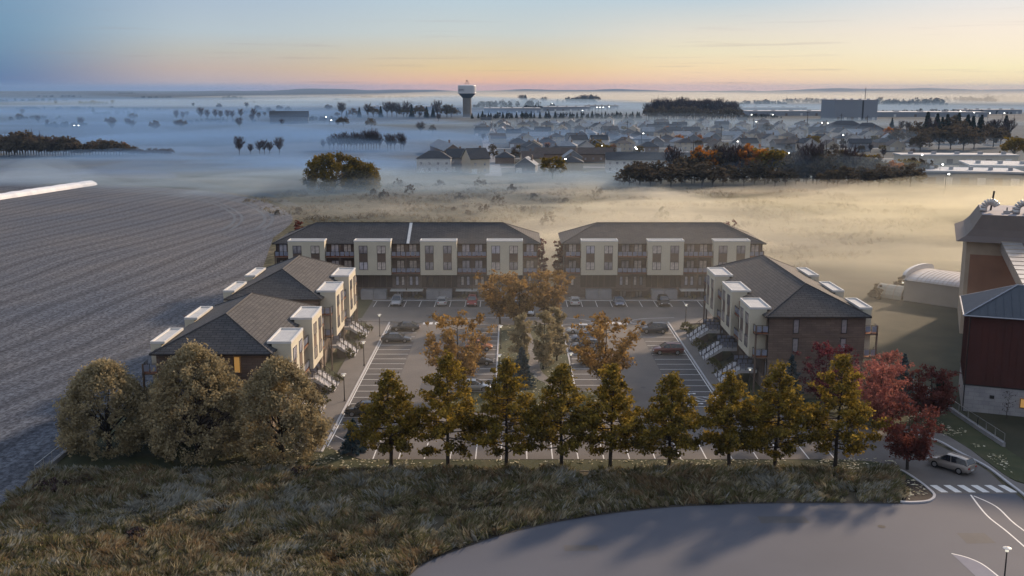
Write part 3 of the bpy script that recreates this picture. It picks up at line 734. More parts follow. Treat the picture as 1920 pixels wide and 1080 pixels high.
GL = ['glass', 'curtain', 'glassblue', 'curtain', 'glass', 'curtain']
def apartment(name, label, origin, rz, L, Wd, bays, stairs=(), rear=True, lit=(), seed=1, front_mode='stairs', back_bays=None, valley=None, srun=(-1.2, -3.7)):
    rr = random.Random(seed)
    T = thing(name, label, 'apartment building', (*origin, 0), rz)
    PF, PR = 2.2, 1.2
    # walls: stone plinth storey, then brown brick, end walls and all
    w = MB(); w.box(0, L, 0, Wd, -.3, ZB0, 1); w.box(-.03, L + .03, -.03, Wd + .03, ZB0 + .003, ZE - .02, 0)
    w.box(-.06, L + .06, -.06, Wd + .06, ZB0 - .12, ZB0 + .06, 2)
    for zz in (7.55,): w.box(-.05, L + .05, -.05, Wd + .05, zz, zz + .12, 2)
    w.build('wall', [M['brown'], M['lower'], M['panelbrown']], T)
    # hipped roof with fascia
    o = .55; hr = 3.05; hw = Wd / 2 + o; rf = MB()
    A, B_, C_, D = (-o, -o, ZE), (L + o, -o, ZE), (L + o, Wd + o, ZE), (-o, Wd + o, ZE)
    E1, E2 = (-o + hw, Wd / 2, ZE + hr), (L + o - hw, Wd / 2, ZE + hr); sl_ = math.hypot(hw, hr)
    rf.face([A, B_, E2, E1], 0, [(A[0], 0), (B_[0], 0), (E2[0], sl_), (E1[0], sl_)])
    rf.face([C_, D, E1, E2], 0, [(C_[0], 0), (D[0], 0), (E1[0], sl_), (E2[0], sl_)])
    rf.face([B_, C_, E2], 0, [(0, 0), (2 * hw, 0), (hw, sl_)]); rf.face([D, A, E1], 0, [(0, 0), (2 * hw, 0), (hw, sl_)])
    rf.face([A, D, C_, B_], 1)
    R_ = T_roof = rf.build('roof', [M['roof'], M['darkmetal']], T)
    g = MB()
    for a, b in ((A, B_), (B_, C_), (C_, D), (D, A)):
        x0, x1 = sorted((a[0], b[0])); y0, y1 = sorted((a[1], b[1]))
        g.box(x0 - .09 if x0 == x1 and x0 < 0 else x0 + .003, x1 + .09 if x0 == x1 and x0 > 0 else x1 - .003, y0 - .09 if y0 == y1 and y0 < 0 else y0 + .003, y1 + .09 if y0 == y1 and y0 > 0 else y1 - .003, ZE - .17, ZE - .01, 0)
    g.build('gutter', M['darkmetal'], R_)
    for a, b in ((A, E1), (D, E1), (B_, E2), (C_, E2), (E1, E2)):
        q = MB(); q.tube((a[0], a[1], a[2] + .02), (b[0], b[1], b[2] + .02), .09, None, 5); q.build('ridge_cap', M['roof2'], R_)
    if valley is not None:
        q = MB()
        q.face([(valley, -o - .02, ZE + .03), (valley + .55, -o - .02, ZE + .03), (valley + .55, Wd / 2, ZE + hr + .03), (valley, Wd / 2, ZE + hr + .03)]); q.face([(valley, -o - .02, ZE - .0), (valley, Wd / 2, ZE + hr), (valley, Wd / 2, ZE + hr + .03), (valley, -o - .02, ZE + .03)])
        q.build('fire_wall_flashing', M['white'], R_)
    for x in (.12, L - .12):
        d = MB(); d.tube((x, -.1, 0), (x, -.1, ZE - .1), .06, None, 6); d.build('downpipe', M['darkmetal'], T)
    def bay(u0, u1, front):
        y0, y1 = (-PF, 0.45) if front else (Wd - .35, Wd + PR)
        s_ = 1 if front else -1
        b = MB()
        b.box(u0, u1, -PF if front else Wd + .002, -.04 if front else Wd + PR, ZB0, ZB1, 0)
        # flat roof running back over the eave
        b.box(u0 + .12, u1 - .12, y0 + .12, y1 - .12 if front else y1 - .12, ZB1 - .05, ZB1 + .03, 2)
        for x0, x1, a, c in ((u0 - .04, u1 + .04, y0 - .04, y0 + .14), (u0 - .04, u1 + .04, y1 - .14, y1 + .04), (u0 - .04, u0 + .14, y0 + .143, y1 - .143), (u1 - .14, u1 + .04, y0 + .143, y1 - .143)):
            b.box(x0, x1, a, c, ZB1 - .08, ZB1 + .2, 1)
        if front: b.box(u0 + .5, u1 - .5, .05, .40, ZB1 - .4, ZB1 - .09, 3)
        B2 = b.build('bay', [M['cream'], M['white'], M['membrane'], M['darkmetal']], T)
        uw = (u1 - u0)
        yy = -PF - .03 if front else Wd + PR + .03
        for fx in (.25, .745):
            cx = u0 + uw * fx
            p = MB(); ya, yb = (yy, yy + .028) if front else (yy - .028, yy)
            p.box(cx - .8, cx + .8, ya, yb, 7.22, 8.72, 0); p.build('spandrel_panel', M['panelbrown'], B2)
            for z in (5.7, 8.75):
                gl = rr.choice(GL)
                window(B2, 'pair:' + gl, cx, yy, z, 0 if front else PI)
        return B2
    def balcony(u0, u1, z, front, door=True, side=None):
        yo = -1.75 if front else Wd + 1.75; yi = -.035 if front else Wd + .035
        ya, yb = sorted((yo, yi)); d = MB(); d.box(u0, u1, ya, yb, z - .2, z - .02, 1); d.box(u0 + .02, u1 - .02, ya + .02, yb, z - .017, z + .02, 0)
        D2 = d.build('balcony', [M['wood'], M['panelbrown']], T)
        r = MB(); yr = yo + (.06 if front else -.06)
        railing(r, (u0 + .05, yr, z), (u1 - .05, yr, z))
        if side == 'lo': railing(r, (u0 + .05, yr, z), (u0 + .05, yi, z))
        if side == 'hi': railing(r, (u1 - .05, yr, z), (u1 - .05, yi, z))
        r.build('railing', [M['darkmetal'], M['railglass']], D2)
    def recess(u0, u1, front, side=None):
        w_ = u1 - u0
        if w_ < .9: return
        for z in (4.95, 8.05): balcony(u0 + .02, u1 - .02, z, front, side=side)
        yy = -.05 if front else Wd + .05; f_ = 0 if front else PI
        cs = [u0 + w_ * .29, u0 + w_ * .72] if w_ > 4 else ([u0 + w_ * .5] if w_ > 1.8 else [])
        for c in cs:
            for z in (5.0, 8.08): window(T, 'door:' + ('litwhite' if (seed, round(c), z > 6) in lit else rr.choice(['curtain', 'curtain', 'glass', 'glassblue'])), c, yy, z, f_, 'balcony_door')
        for px_ in ([u0 + w_ / 2] if w_ > 4 else []) + ([u0 + .12] if side == 'lo' else []) + ([u1 - .12] if side == 'hi' else []):
            p = MB(); yo = -1.62 if front else Wd + 1.62
            p.box(px_ - .1, px_ + .1, yo - .1, yo + .1, 0, ZE - .15 if side is None else 9.1, 0); p.build('post', M['panelbrown'], T)
        if front:
            for c in ([u0 + w_ * k for k in (.17, .36, .64, .84)] if w_ > 4 else [u0 + w_ / 2]):
                window(T, 'slim:' + rr.choice(['curtain', 'glassblue', 'glass']), c, -.03, 2.35, 0)
    def under_bay(u0, u1):
        # dark slatted doors of the raised ground floor
        n_ = 6; p = MB()
        for k in range(n_):
            a = u0 + (u1 - u0) * k / n_ + .05; b = u0 + (u1 - u0) * (k + 1) / n_ - .05
            p.box(a, b, -.12, -.002, 2.0, 4.55, 0)
        p.build('entrance_panel', M['darkpanel'], T)
    seq = sorted(bays)
    for u0, u1 in seq: bay(u0, u1, True); under_bay(u0, u1)
    ends = [0] + [v for b in seq for v in b] + [L]
    for i in range(0, len(ends), 2): recess(ends[i], ends[i + 1], True, 'lo' if i == 0 else ('hi' if i == len(ends) - 2 else None))
    bb = sorted(back_bays or [])
    for u0, u1 in bb: bay(u0, u1, False)
    if bb:
        ends = [0] + [v for b in bb for v in b] + [L]
        for i in range(0, len(ends), 2): recess(ends[i], ends[i + 1], False, 'lo' if i == 0 else ('hi' if i == len(ends) - 2 else None))
    # end walls
    for xx, rz_ in ((-.06, -PI / 2), (L + .06, PI / 2)):
        for yf in (.28, .78):
            for z in (5.6, 8.1):
                lit_ = ('end', round(xx > 0), yf, z > 6) in lit
                window(T, 'end:' + ('litwin' if lit_ else 'glass'), xx, Wd * yf, z, rz_)
        for yf in (.2,):
            window(T, 'end:glass', xx + (.0 if xx < 0 else .0), Wd * yf, 2.2, rz_)
    # stairs and porches
    if front_mode == 'porch':
        for u0, u1 in seq:
            m_ = (u0 + u1) / 2; p = MB(); p.box(m_ - 2.4, m_ - .03, -2.1, -.13, 0, 1.75, 0); p.box(m_ + .03, m_ + 2.4, -2.1, -.13, 0, 1.75, 0); p.build('concrete_porch', M['concrete'], T)
        for i in range(len(seq) - 1):
            a, b = seq[i][1], seq[i + 1][0]
            p = MB(); p.box(a - .3, b + .3, -2.0, -.1, 1.55, 1.72, 0); p.build('canopy', M['white'] if i % 2 == 1 or i == 2 else M['panelbrown'], T)
            for c in (a + 1.3, b - 1.3): window(T, 'low:glass', c, -.06, .1, 0, 'basement_door')
    for i, u in enumerate(stairs):
        for s_ in (-1, 1):
            c = u + s_ * 1.22; n_ = 9; st = MB(); (y_top, y_bot) = srun
            pts = []
            for k in range(n_):
                ya = y_top + (y_bot - y_top) * k / n_; yb = y_top + (y_bot - y_top) * (k + 1) / n_; zt = 1.85 * (1 - k / n_)
                st.box(c - 1.0, c + 1.0, yb, ya, max(0, zt - .45), zt, 1)
                st.box(c - 1.02, c + 1.02, yb - .03, ya - .02, zt + .003, zt + .05, 1)
            st.box(c - 1.0, c + 1.0, y_top, -.13, 1.5, 1.9, 1)
            for sx in (-1.04, 1.04):   # dark cheek walls
                st.face([(c + sx, y_top, 0), (c + sx, y_bot, 0), (c + sx, y_bot, .01), (c + sx, y_top, 1.5)], 2); st.face([(c + sx * .99, y_top, 1.5), (c + sx * .99, y_bot, .01), (c + sx * .99, y_bot, 0), (c + sx * .99, y_top, 0)], 2)
            SO = st.build('staircase', [M['concrete'], M['steptread'], M['darkpanel']], T)
            r = MB()
            for sx in (-1.0, 1.0):
                railing(r, (c + sx, y_bot, .1), (c + sx, y_top, 1.9), 1.0, .8, False); railing(r, (c + sx, y_top, 1.9), (c + sx, -.3, 1.9), 1.0, .8)
            r.build('railing', [M['darkmetal'], M['railglass']], SO)
    return T
M['roof2'] = mat('ridge_shingle', (.05, .05, .055), (.075, .073, .076), scale=2)

apartment('apartment_building', 'longest brown apartment block, four cream bays, behind the parking court beside the ploughed field', (-44.4, 193.6), 0, 49.2, 13.2,
          [(2.7, 9.5), (15.0, 21.8), (27.3, 34.1), (39.7, 46.4)], seed=3, front_mode='porch', valley=24.6)
apartment('apartment_building', 'brown apartment block with three cream bays behind the parking court, right of the gap', (9.9, 193.6), 0, 37.2, 13.2,
          [(3.0, 9.8), (15.4, 22.1), (27.7, 34.4)], seed=4, front_mode='porch')
apartment('apartment_building', 'nearest brown apartment block beside the field, its end wall behind the tawny round trees', (-26.9, 111.2), PI / 2, 24.6, 12.3,
          [(1.8, 8.5), (14.1, 20.8)], stairs=(11.3, 21.6), seed=5, lit={('end', 0, .28, True), }, back_bays=[(1.8, 8.5), (14.1, 20.8)])
apartment('apartment_building', 'brown apartment block beside the field, between the nearest block and the back row', (-26.9, 141.3), PI / 2, 24.6, 12.3,
          [(1.5, 8.3), (13.5, 20.3)], stairs=(9.3, 21.2), seed=6, back_bays=[(1.5, 8.3), (13.5, 20.3)])
apartment('apartment_building', 'brown apartment block on the mill side, red trees at its near corner', (33.0, 166.3), -PI / 2, 36.2, 12.3,
          [(4.4, 11.2), (16.6, 23.4), (28.7, 34.9)], stairs=(6.2, 17.4, 29.3), srun=(-2.4, -5.0), seed=8, back_bays=[(4.4, 11.2), (16.6, 23.4), (28.7, 34.9)])

# ------------------------------------------------------------------ mill, barn and sheds on the right
def hip_roof(mb, x0, x1, y0, y1, z, hr, mi=0, inset=None):
    hw = (y1 - y0) / 2; ins = hw if inset is None else inset
    A, B_, C_, D = (x0, y0, z), (x1, y0, z), (x1, y1, z), (x0, y1, z); E1, E2 = (x0 + ins, y0 + hw, z + hr), (x1 - ins, y0 + hw, z + hr)
    for f in ([A, B_, E2, E1], [C_, D, E1, E2], [B_, C_, E2], [D, A, E1]): mb.face(f, mi)
    mb.face([A, D, C_, B_], mi)
    return E1, E2
T = thing('red_barn', 'dark red building with whitewashed base and blue grey metal hip roof beside the lower yard', 'building', (55.4, 123.0, 0), rad(-21))
w = MB(); w.box(0, 30, 0, 11, 3.4, 12, 0); w.box(.01, 30, .02, 11, -.5, 3.4, 1); w.build('wall', [M['barnred'], M['barnwhite']], T)
r = MB(); hw = 6.2; E1, E2 = hip_roof(r, -.7, 31, -.7, 11.7, 12.05, 3.1, 0)
RO = r.build('roof', M['metalroof'], T)
q = MB()
for k in range(1, 34):
    x = -.7 + k * .9; t = min(1, (x + .7) / 6.2)
    q.tube((x, -.7, 12.09), (x, -.7 + 6.2 * t, 12.09 + 3.1 * t), .035, None, 4, 1)
for k in range(1, 20):
    y = -.7 + k * .62; t = 1 - abs(y - 5.5) / 6.2
    q.tube((-.7, y, 12.09), (-.7 + 6.2 * t, y, 12.09 + 3.1 * t), .05, None, 4, 0)
q.build('standing_seam', [M['seam'], M['metalroof']], RO)
for a, b in (((-.7, -.7, 12.12), E1), ((-.7, 11.7, 12.12), E1), (E1, E2), ((-.7, -.7, 12.1), (31, -.7, 12.1)), ((-.7, -.7, 12.1), (-.7, 11.7, 12.1))):
    q = MB(); q.tube(a, (b[0], b[1], b[2] + .05), .1, None, 5); q.build('ridge_cap', M['seam'], RO)
q = MB()
for k in range(1, 38): q.box(k * .8 - .02, k * .8 + .02, -.035, -.002, 3.46, 11.98)
for k in range(1, 14): q.box(-.035, -.002, k * .8 - .02, k * .8 + .02, 3.46, 11.98)
q.build('cladding_seam', M['barnred'], T)
q = MB(); q.box(-.08, 30, -.08, -.003, 3.34, 3.46); q.box(-.08, -.003, -.003, 11, 3.34, 3.46); q.build('drip_flashing', M['darkmetal'], T)
for x_ in (3.0, 9.6): q = MB(); q.box(x_, x_ + .5, -.05, .0, 1.9, 2.3); q.build('wall_vent', M['darkmetal'], T)
for x, z, g_ in ((7.4, 4.2, 'litwin'), (7.0, 1.1, 'litwin'), (12, 4.2, 'glass'), (12, 1.1, 'glass')):
    window(T, 'low:' + g_, x, -.05, z)
q = MB(); q.tube((.1, -.1, 0), (.1, -.1, 11.9), .06, None, 6); q.build('downpipe', M['darkmetal'], T)

T = thing('grain_mill', 'tall tan mill with flared brown roof and rooftop vents behind the red building', 'mill', (72.6, 164.2, 0), rad(-22))
w = MB(); w.box(0, 34, 0, 20, -.5, 13.0, 0); w.box(-.05, 34.05, -.05, 20.05, 13.0, 15.4, 1); w.box(-.06, .55, -.06, 20, -.4, 12.99, 1)
w.build('wall', [M['millwall'], M['millpale']], T)
r = MB(); prev = None
prof = [(-1.7, 15.2), (-.3, 16.0), (.6, 17.0), (1.9, 19.2)]
for (a, za), (b, zb) in zip(prof, prof[1:]):
    r.face([(a, a, za), (34 - a, a, za), (34 - b, b, zb), (b, b, zb)]); r.face([(a, 20 - a, za), (a, a, za), (b, b, zb), (b, 20 - b, zb)])
    r.face([(34 - a, a, za), (34 - a, 20 - a, za), (34 - b, 20 - b, zb), (34 - b, b, zb)]); r.face([(34 - a, 20 - a, za), (a, 20 - a, za), (b, 20 - b, zb), (34 - b, 20 - b, zb)])
r.face([(-1.7, -1.7, 15.2), (-1.7, 21.7, 15.2), (35.7, 21.7, 15.2), (35.7, -1.7, 15.2)])
r.face([(1.9, 1.9, 19.2), (32.1, 1.9, 19.2), (32.1, 18.1, 19.2), (1.9, 18.1, 19.2)], 1)
RO = r.build('roof', [M['millroof'], mat('pale_roof_deck', (.34, .33, .36), (.26, .25, .28), scale=.4)], T)
for x, y, ry in ((3.2, 6, 1.0), (8.1, 5, 1.1), (10.3, 8, 1.0), (10.7, 4, .8)):   # goose-neck vents
    v = MB(); pts = [(x - ry + ry * (1 - math.cos(t)) - 0, y, 19.2 + .7 + ry * math.sin(t)) for t in np.linspace(0, rad(160), 9)]
    v.tube((x - ry, y, 19.2), pts[0], .55, None, 10)
    for a, b in zip(pts, pts[1:]): v.tube(a, b, .55, None, 10)
    v.build('roof_vent', M['galv'], RO, True)
v = MB(); v.tube((3.4, 9, 19.2), (3.7, 9, 22.4), .16, None, 8); v.build('flue_pipe', M['darkmetal'], RO)
for x, y, s_ in ((5.6, 5, .5), (6.6, 7, .35), (14, 6, .6)):
    v = MB(); v.box(x - s_, x + s_, y - s_, y + s_, 19.2, 19.2 + s_); v.tube((x, y, 19.2 + s_), (x, y, 19.7 + s_), .12, None, 6); v.build('roof_hatch', M['galv'], RO)
# covered conveyor from the mill down to the red building
xa, za = HZ(1890, 466, 163.5); xb, zb = HZ(1922, 556, 136)
T = thing('conveyor_gallery', 'sloping galvanised conveyor gallery running from the mill down to the red building roof', 'conveyor', (0, 0, 0))
a, b = Vector((xa, 163.3, za)), Vector((xb, 133, zb)); d = (b - a).normalized(); sd = Vector((-d.y, d.x, 0)).normalized() * -1.45; up = sd.cross(d).normalized() * 1.6
if up.z < 0: up = -up
v = MB(); pa = [a + sd, a - sd, a - sd + up, a + sd + up]; pb = [b + sd, b - sd, b - sd + up, b + sd + up]
for k in range(4): j = (k + 1) % 4; v.face([pa[k], pa[j], pb[j], pb[k]])
v.face(pa[::-1]); v.face(pb); v.build('gallery_shell', M['galv'], T)
v = MB()
for k in range(13):
    p = a.lerp(b, k / 12) + up * 1.01; v.tube(p + sd * 1.02, p - sd * 1.02, .07, None, 4)
v.build('roof_seam', M['millpale'], T)

# long white arched shed
pa, pb = Vector(G(1693, 563)), Vector(G(1795, 578)); ang = math.atan2(pb.y - pa.y, pb.x - pa.x)
T = thing('arched_shed', 'long low white shed with a bowed metal roof beside the mill', 'shed', (pa.x, pa.y, 0), ang)
w = MB(); LS = (pb - pa).length + 9; WS = 12
w.box(0, LS, 0, WS, -.3, 4.0, 0); w.build('wall', mat('cream_shed_wall', (.40, .37, .33), (.34, .31, .28), scale=.4), T)
r = MB(); n_ = 12
arc = [(WS / 2 - (WS / 2 + .3) * math.cos(t), 3.9 + 1.3 * math.sin(t)) for t in np.linspace(0, PI, n_ + 1)]
for (y0, z0), (y1, z1) in zip(arc, arc[1:]): r.face([(0, y0, z0), (LS, y0, z0), (LS, y1, z1), (0, y1, z1)])
r.face([(0, y, z) for y, z in arc][::-1]); r.face([(LS, y, z) for y, z in arc])
RO = r.build('roof', mat('ribbed_white_roof', (.60, .56, .52), (.5, .47, .45), rough=.35, metal=.3), T)
q = MB()
for k in range(int(LS / .8)):
    x = 2.4 + k * .8
    if x > LS - .2: break
    for (y0, z0), (y1, z1) in zip(arc, arc[1:]): q.tube((x, y0, z0 + .02), (x, y1, z1 + .02), .04, None, 3, cap=False)
q.build('roof_rib', M['millpale'], RO)
q = MB()
for (y0, z0), (y1, z1) in zip(arc, arc[1:]):
    for f in ([(-.3, y0, z0 + .9), (.25, y0, z0 + .9), (.25, y1, z1 + .9), (-.3, y1, z1 + .9)], [(-.3, y0, z0 - .5), (-.3, y0, z0 + .9), (-.3, y1, z1 + .9), (-.3, y1, z1 - .5)][::-1], [(.25, y0, z0 - .5), (.25, y0, z0 + .9), (.25, y1, z1 + .9), (.25, y1, z1 - .5)]): q.face(f)
q.build('parapet_arch', M['white'], T)
p = MB(); p.box(-.35, -.1, -.2, .1, 3.2, 3.45, 0); p.build('wall_lamp', M['lampglow'], T)
# pale tunnel tent and tank left of it
x, y = G(1668, 560)
T = thing('tunnel_greenhouse', 'small misty polytunnel with pale hoops at the end of the long white shed', 'greenhouse', (x - 2, y + 2, 0), ang)
arc = [(1.9 - 1.9 * math.cos(t), 2.4 * math.sin(t)) for t in np.linspace(0, PI, 11)]
q = MB()
for (y0, z0), (y1, z1) in zip(arc, arc[1:]): q.face([(0, y0, z0), (5, y0, z0), (5, y1, z1), (0, y1, z1)])
q.face([(0, a_, b_) for a_, b_ in arc][::-1]); q.build('plastic_skin', mat('dull_polythene', (.36, .34, .27), (.42, .40, .34), scale=1, rough=.3), T)
for xx in (0, 1.7, 3.4, 5):
    q = MB()
    for (y0, z0), (y1, z1) in zip(arc, arc[1:]): q.tube((xx, y0, z0), (xx, y1, z1), .09, None, 5)
    q.build('hoop', M['millpale'], T)

# retaining walls with railings
def rail_wall(label, pts, h=.5):
    T = thing('railing', label, 'railing', (*pts[0], 0)); o = Vector(pts[0])
    mb = MB(); P = [Vector(p) - o for p in pts]
    for a, b in zip(P, P[1:]): railing(mb, (a.x, a.y, h), (b.x, b.y, h), 1.05, 2.2, False)
    mb.build('rail', [M['galv'], M['railglass']], T)
    w = MB(); ribbon(None, P, .35, -.4, None, h=h + .4, mb=w); w.build('retaining_wall', M['concrete'], T)
rail_wall('galvanised railing on low retaining wall above the yard, sloping down past the red trees', [G(1652, 700), G(1700, 728), G(1780, 770), G(1832, 805), G(1882, 838)])
rail_wall('thin dark railing on low wall at the edge of the ploughed field', [(-48.35, 124), (-48.35, 116), (-48.35, 108), (-48.35, 100)])

# long white silage tubes
a, b = Vector(G(-60, 382)), Vector(G(178, 346))
T = thing('silage_bag', 'long white plastic silage bag lying in the frosty field', 'silage bag', (a.x, a.y, 0))
d = (b - a); n_ = 26; q = MB(); rng = random.Random(3); ring = []
for k in range(n_ + 1):
    p = d * k / n_; rr_ = 1.9 + rng.uniform(-.12, .12) if 0 < k < n_ else .9
    sd = Vector((-d.y, d.x)).normalized()
    ring.append([(p.x + sd.x * rr_ * 1.2 * math.cos(t), p.y + sd.y * rr_ * 1.2 * math.cos(t), max(0, rr_ * 1.05 * math.sin(t))) for t in np.linspace(0, PI, 9)])
for r0, r1 in zip(ring, ring[1:]):
    for k in range(8): q.face([r0[k], r1[k], r1[k + 1], r0[k + 1]])
q.build('plastic_skin', M['plastic'], T)

# ------------------------------------------------------------------ cars
def car_proto(kind, pm):
    """a car at the origin, nose towards +x; returns {part: mesh}"""
    if kind == 'sedan':
        L_, Wd, hb, hr = 4.75, .92, .92, 1.42
        st = [(-2.37, .70, .42, .66), (-2.28, .82, .28, .88), (-1.9, .90, .22, .97), (-1.2, .92, .20, .96), (0, .93, .20, .93), (1.0, .92, .20, .92), (1.75, .89, .22, .82), (2.2, .80, .26, .68), (2.37, .66, .34, .54)]
        cab = [(-1.95, .97), (-1.05, 1.38), (-.2, 1.43), (.35, 1.40), (1.25, .92)]
    elif kind == 'suv':
        L_, Wd, hb, hr = 4.6, .95, 1.08, 1.70
        st = [(-2.3, .78, .45, .80), (-2.22, .88, .32, 1.05), (-1.8, .94, .27, 1.13), (-1.0, .95, .26, 1.10), (0, .96, .26, 1.08), (.9, .95, .26, 1.08), (1.6, .93, .28, 1.02), (2.1, .86, .32, .90), (2.3, .72, .40, .66)]
        cab = [(-2.15, 1.12), (-1.85, 1.60), (-.9, 1.70), (.25, 1.66), (1.12, 1.08)]
    else:  # hatch
        L_, Wd, hb, hr = 4.15, .89, .95, 1.50
        st = [(-2.07, .74, .42, .75), (-2.0, .84, .30, .95), (-1.6, .88, .24, 1.0), (-.9, .89, .22, .98), (0, .90, .22, .95), (.8, .89, .22, .95), (1.45, .86, .24, .88), (1.9, .78, .28, .74), (2.07, .64, .36, .56)]
        cab = [(-1.95, 1.0), (-1.6, 1.42), (-.7, 1.51), (.1, 1.47), (1.05, .95)]
    out = {}
    mb = MB(); ring = []
    for x, w, z0, z1 in st:
        m_ = z0 + (z1 - z0) * .62
        ring.append([(x, -w * .86, z0), (x, -w, z0 + .12), (x, -w, m_), (x, -w * .90, z1 - .03), (x, -w * .6, z1 + .015), (x, w * .6, z1 + .015), (x, w * .90, z1 - .03), (x, w, m_), (x, w, z0 + .12), (x, w * .86, z0)])
    n = 10
    for r0, r1 in zip(ring, ring[1:]):
        for k in range(n): mb.face([r0[k], r0[(k + 1) % n], r1[(k + 1) % n], r1[k]])
    mb.face(ring[0][::-1]); mb.face(ring[-1])
    # roof skin over the cabin
    wr = .70 * Wd
    rp = cab[1:4]
    for a, b in zip(rp, rp[1:]):
        mb.face([(a[0], -wr, a[1] - .02), (b[0], -wr, b[1] - .02), (b[0], -wr * .8, b[1] + .035), (a[0], -wr * .8, a[1] + .035)])
        mb.face([(a[0], -wr * .8, a[1] + .035), (b[0], -wr * .8, b[1] + .035), (b[0], wr * .8, b[1] + .035), (a[0], wr * .8, a[1] + .035)])
        mb.face([(a[0], wr * .8, a[1] + .035), (b[0], wr * .8, b[1] + .035), (b[0], wr, b[1] - .02), (a[0], wr, a[1] - .02)])
    for a in (rp[0], rp[-1]): mb.face([(a[0], -wr, a[1] - .02), (a[0], -wr * .8, a[1] + .035), (a[0], wr * .8, a[1] + .035), (a[0], wr, a[1] - .02)])
    wb = .88 * Wd                                  # pillars
    for (x0, z0), (x1, z1) in ((cab[0], cab[1]), (cab[4], cab[3]), ((-.35, cab[0][1] - .03), (-.25, cab[2][1] - .03))):
        for s_ in (-1, 1): mb.tube((x0, s_ * wb, z0 - .02), (x1, s_ * wr, z1), .05, .045, 4)
    for s_ in (-1, 1): mb.box(.75, .95, min(s_ * wb, s_ * (Wd + .16)), max(s_ * wb, s_ * (Wd + .16)), cab[4][1] + .04, cab[4][1] + .20)
    out['body'] = (mb, [pm], True)
    g = MB(); zb = cab[0][1] - .06
    lo = [(cab[0][0], cab[0][1] - .06), (cab[1][0], zb), (cab[2][0], zb), (cab[3][0], zb), (cab[4][0], cab[4][1] - .06)]
    for i in range(4):
        (xa, za), (xb, zb_) = cab[i], cab[i + 1]; la, lb = lo[i], lo[i + 1]
        wa = wb if i == 0 else wr; wc = wb if i == 3 else wr
        for s_ in (-1, 1):
            if i == 0: f = [(la[0], s_ * wb, la[1]), (lb[0], s_ * wb, lb[1]), (xb, s_ * wr, zb_)]
            elif i == 3: f = [(la[0], s_ * wb, la[1]), (lb[0], s_ * wb, lb[1]), (xa, s_ * wr, za)]
            else: f = [(la[0], s_ * wb, la[1]), (lb[0], s_ * wb, lb[1]), (xb, s_ * wr, zb_), (xa, s_ * wr, za)]
            g.face(f)
        if i in (0, 3): g.face([(xa, -wa, za), (xb, -wc, zb_), (xb, wc, zb_), (xa, wa, za)])
    out['windows'] = (g, [M['carglass']], False)
    for nm, sx, mt in (('headlight', 1, M['headlight']), ('taillight', -1, M['taillight'])):
        e = st[-1] if sx > 0 else st[0]; e2 = st[-2] if sx > 0 else st[1]
        for s_ in (-1, 1):
            h = MB(); zt = (e[3] + e2[3]) / 2 - .08; xx = e2[0] + (e[0] - e2[0]) * .45
            x0, x1 = sorted((xx - sx * .12, e[0] + sx * .012)); y0, y1 = sorted((s_ * e2[1] * .55, s_ * (e2[1] * .93)))
            h.box(x0, x1, y0, y1, zt - .10, zt + .05); out[nm + str(s_)] = (h, [mt], False)
    pl = MB(); pl.box(st[0][0] - .03, st[0][0] + .02, -.26, .26, .5, .63); out['number_plate'] = (pl, [M['plate']], False)
    gr = MB(); gr.box(st[-1][0] - .05, st[-1][0] + .02, -.42, .42, .38, .52); out['grille'] = (gr, [M['darkmetal']], False)
    wx = (L_ * .29, -L_ * .29); rw = .33 if kind != 'suv' else .37
    for i, (x, y) in enumerate([(wx[0], 1), (wx[0], -1), (wx[1], 1), (wx[1], -1)]):
        t = MB(); yo = y * (Wd - .02); t.tube((x, yo - y * .22, rw), (x, yo + y * .03, rw), rw, None, 18); out['wheel%d' % i] = (t, [M['tyre']], False)
        r = MB(); r.tube((x, yo, rw), (x, yo + y * .045, rw), rw * .66, rw * .60, 14); out['rim%d' % i] = (r, [M['rim']], False)
    return out
CARM = {}
def car(kind, col, x, y, heading, label, group=None):
    key = (kind, col)
    if key not in CARM:
        cols = {'silver': (.42, .44, .47), 'white': (.68, .68, .68), 'red': (.30, .018, .012), 'black': (.022, .024, .03), 'blue': (.16, .20, .28), 'darkblue': (.05, .062, .085), 'grey': (.14, .15, .17), 'orange': (.45, .14, .03), 'maroon': (.13, .02, .02), 'brown': (.06, .05, .045), 'taupe': (.34, .31, .29)}
        d = car_proto(kind, MATS.get('paint_' + col) or paint('paint_' + col, cols[col], .15 if col in ('white', 'red', 'orange') else .4)); ms = {}
        for k, (mb, mats, sm) in d.items():
            me = bpy.data.meshes.new(k.rstrip('-01234')); me.from_pydata(mb.v, [], mb.f)
            for m_ in mats: me.materials.append(m_)
            if sm:
                import bmesh
                bm = bmesh.new(); bm.from_mesh(me); bmesh.ops.remove_doubles(bm, verts=bm.verts, dist=.002); bmesh.ops.recalc_face_normals(bm, faces=bm.faces); bm.to_mesh(me); bm.free()
                me.polygons.foreach_set('use_smooth', [True] * len(me.polygons)); 
                try: me.set_sharp_from_angle(angle=rad(50))
                except Exception: pass
            me.update(); ms[k] = me
        CARM[key] = ms
    T = thing('parked_car' if group else 'car', label, 'car', (x, y, .014), heading, group)
    wh = {}
    for k, me in CARM[key].items():
        if k.startswith('rim'): link('rim', me, wh[k[3:]])
        else:
            o = link(k.rstrip('-01234'), me, T)
            if k.startswith('wheel'): wh[k[5:]] = o
    return T
D_, U_, LT, RT = -PI / 2, PI / 2, PI, 0.0
PG = 'cars parked in the court'
car('suv', 'silver', -21.1, 186.9, D_, 'silver blue off-roader nosed out of the back row, nearest the field side blocks', PG)
car('hatch', 'white', -12.8, 187.0, U_, 'white hatchback in the back row between the silver off-roader and the red one', PG)
car('suv', 'red', -7.3, 186.7, D_, 'red off-roader parked in the back row under the long block', PG)
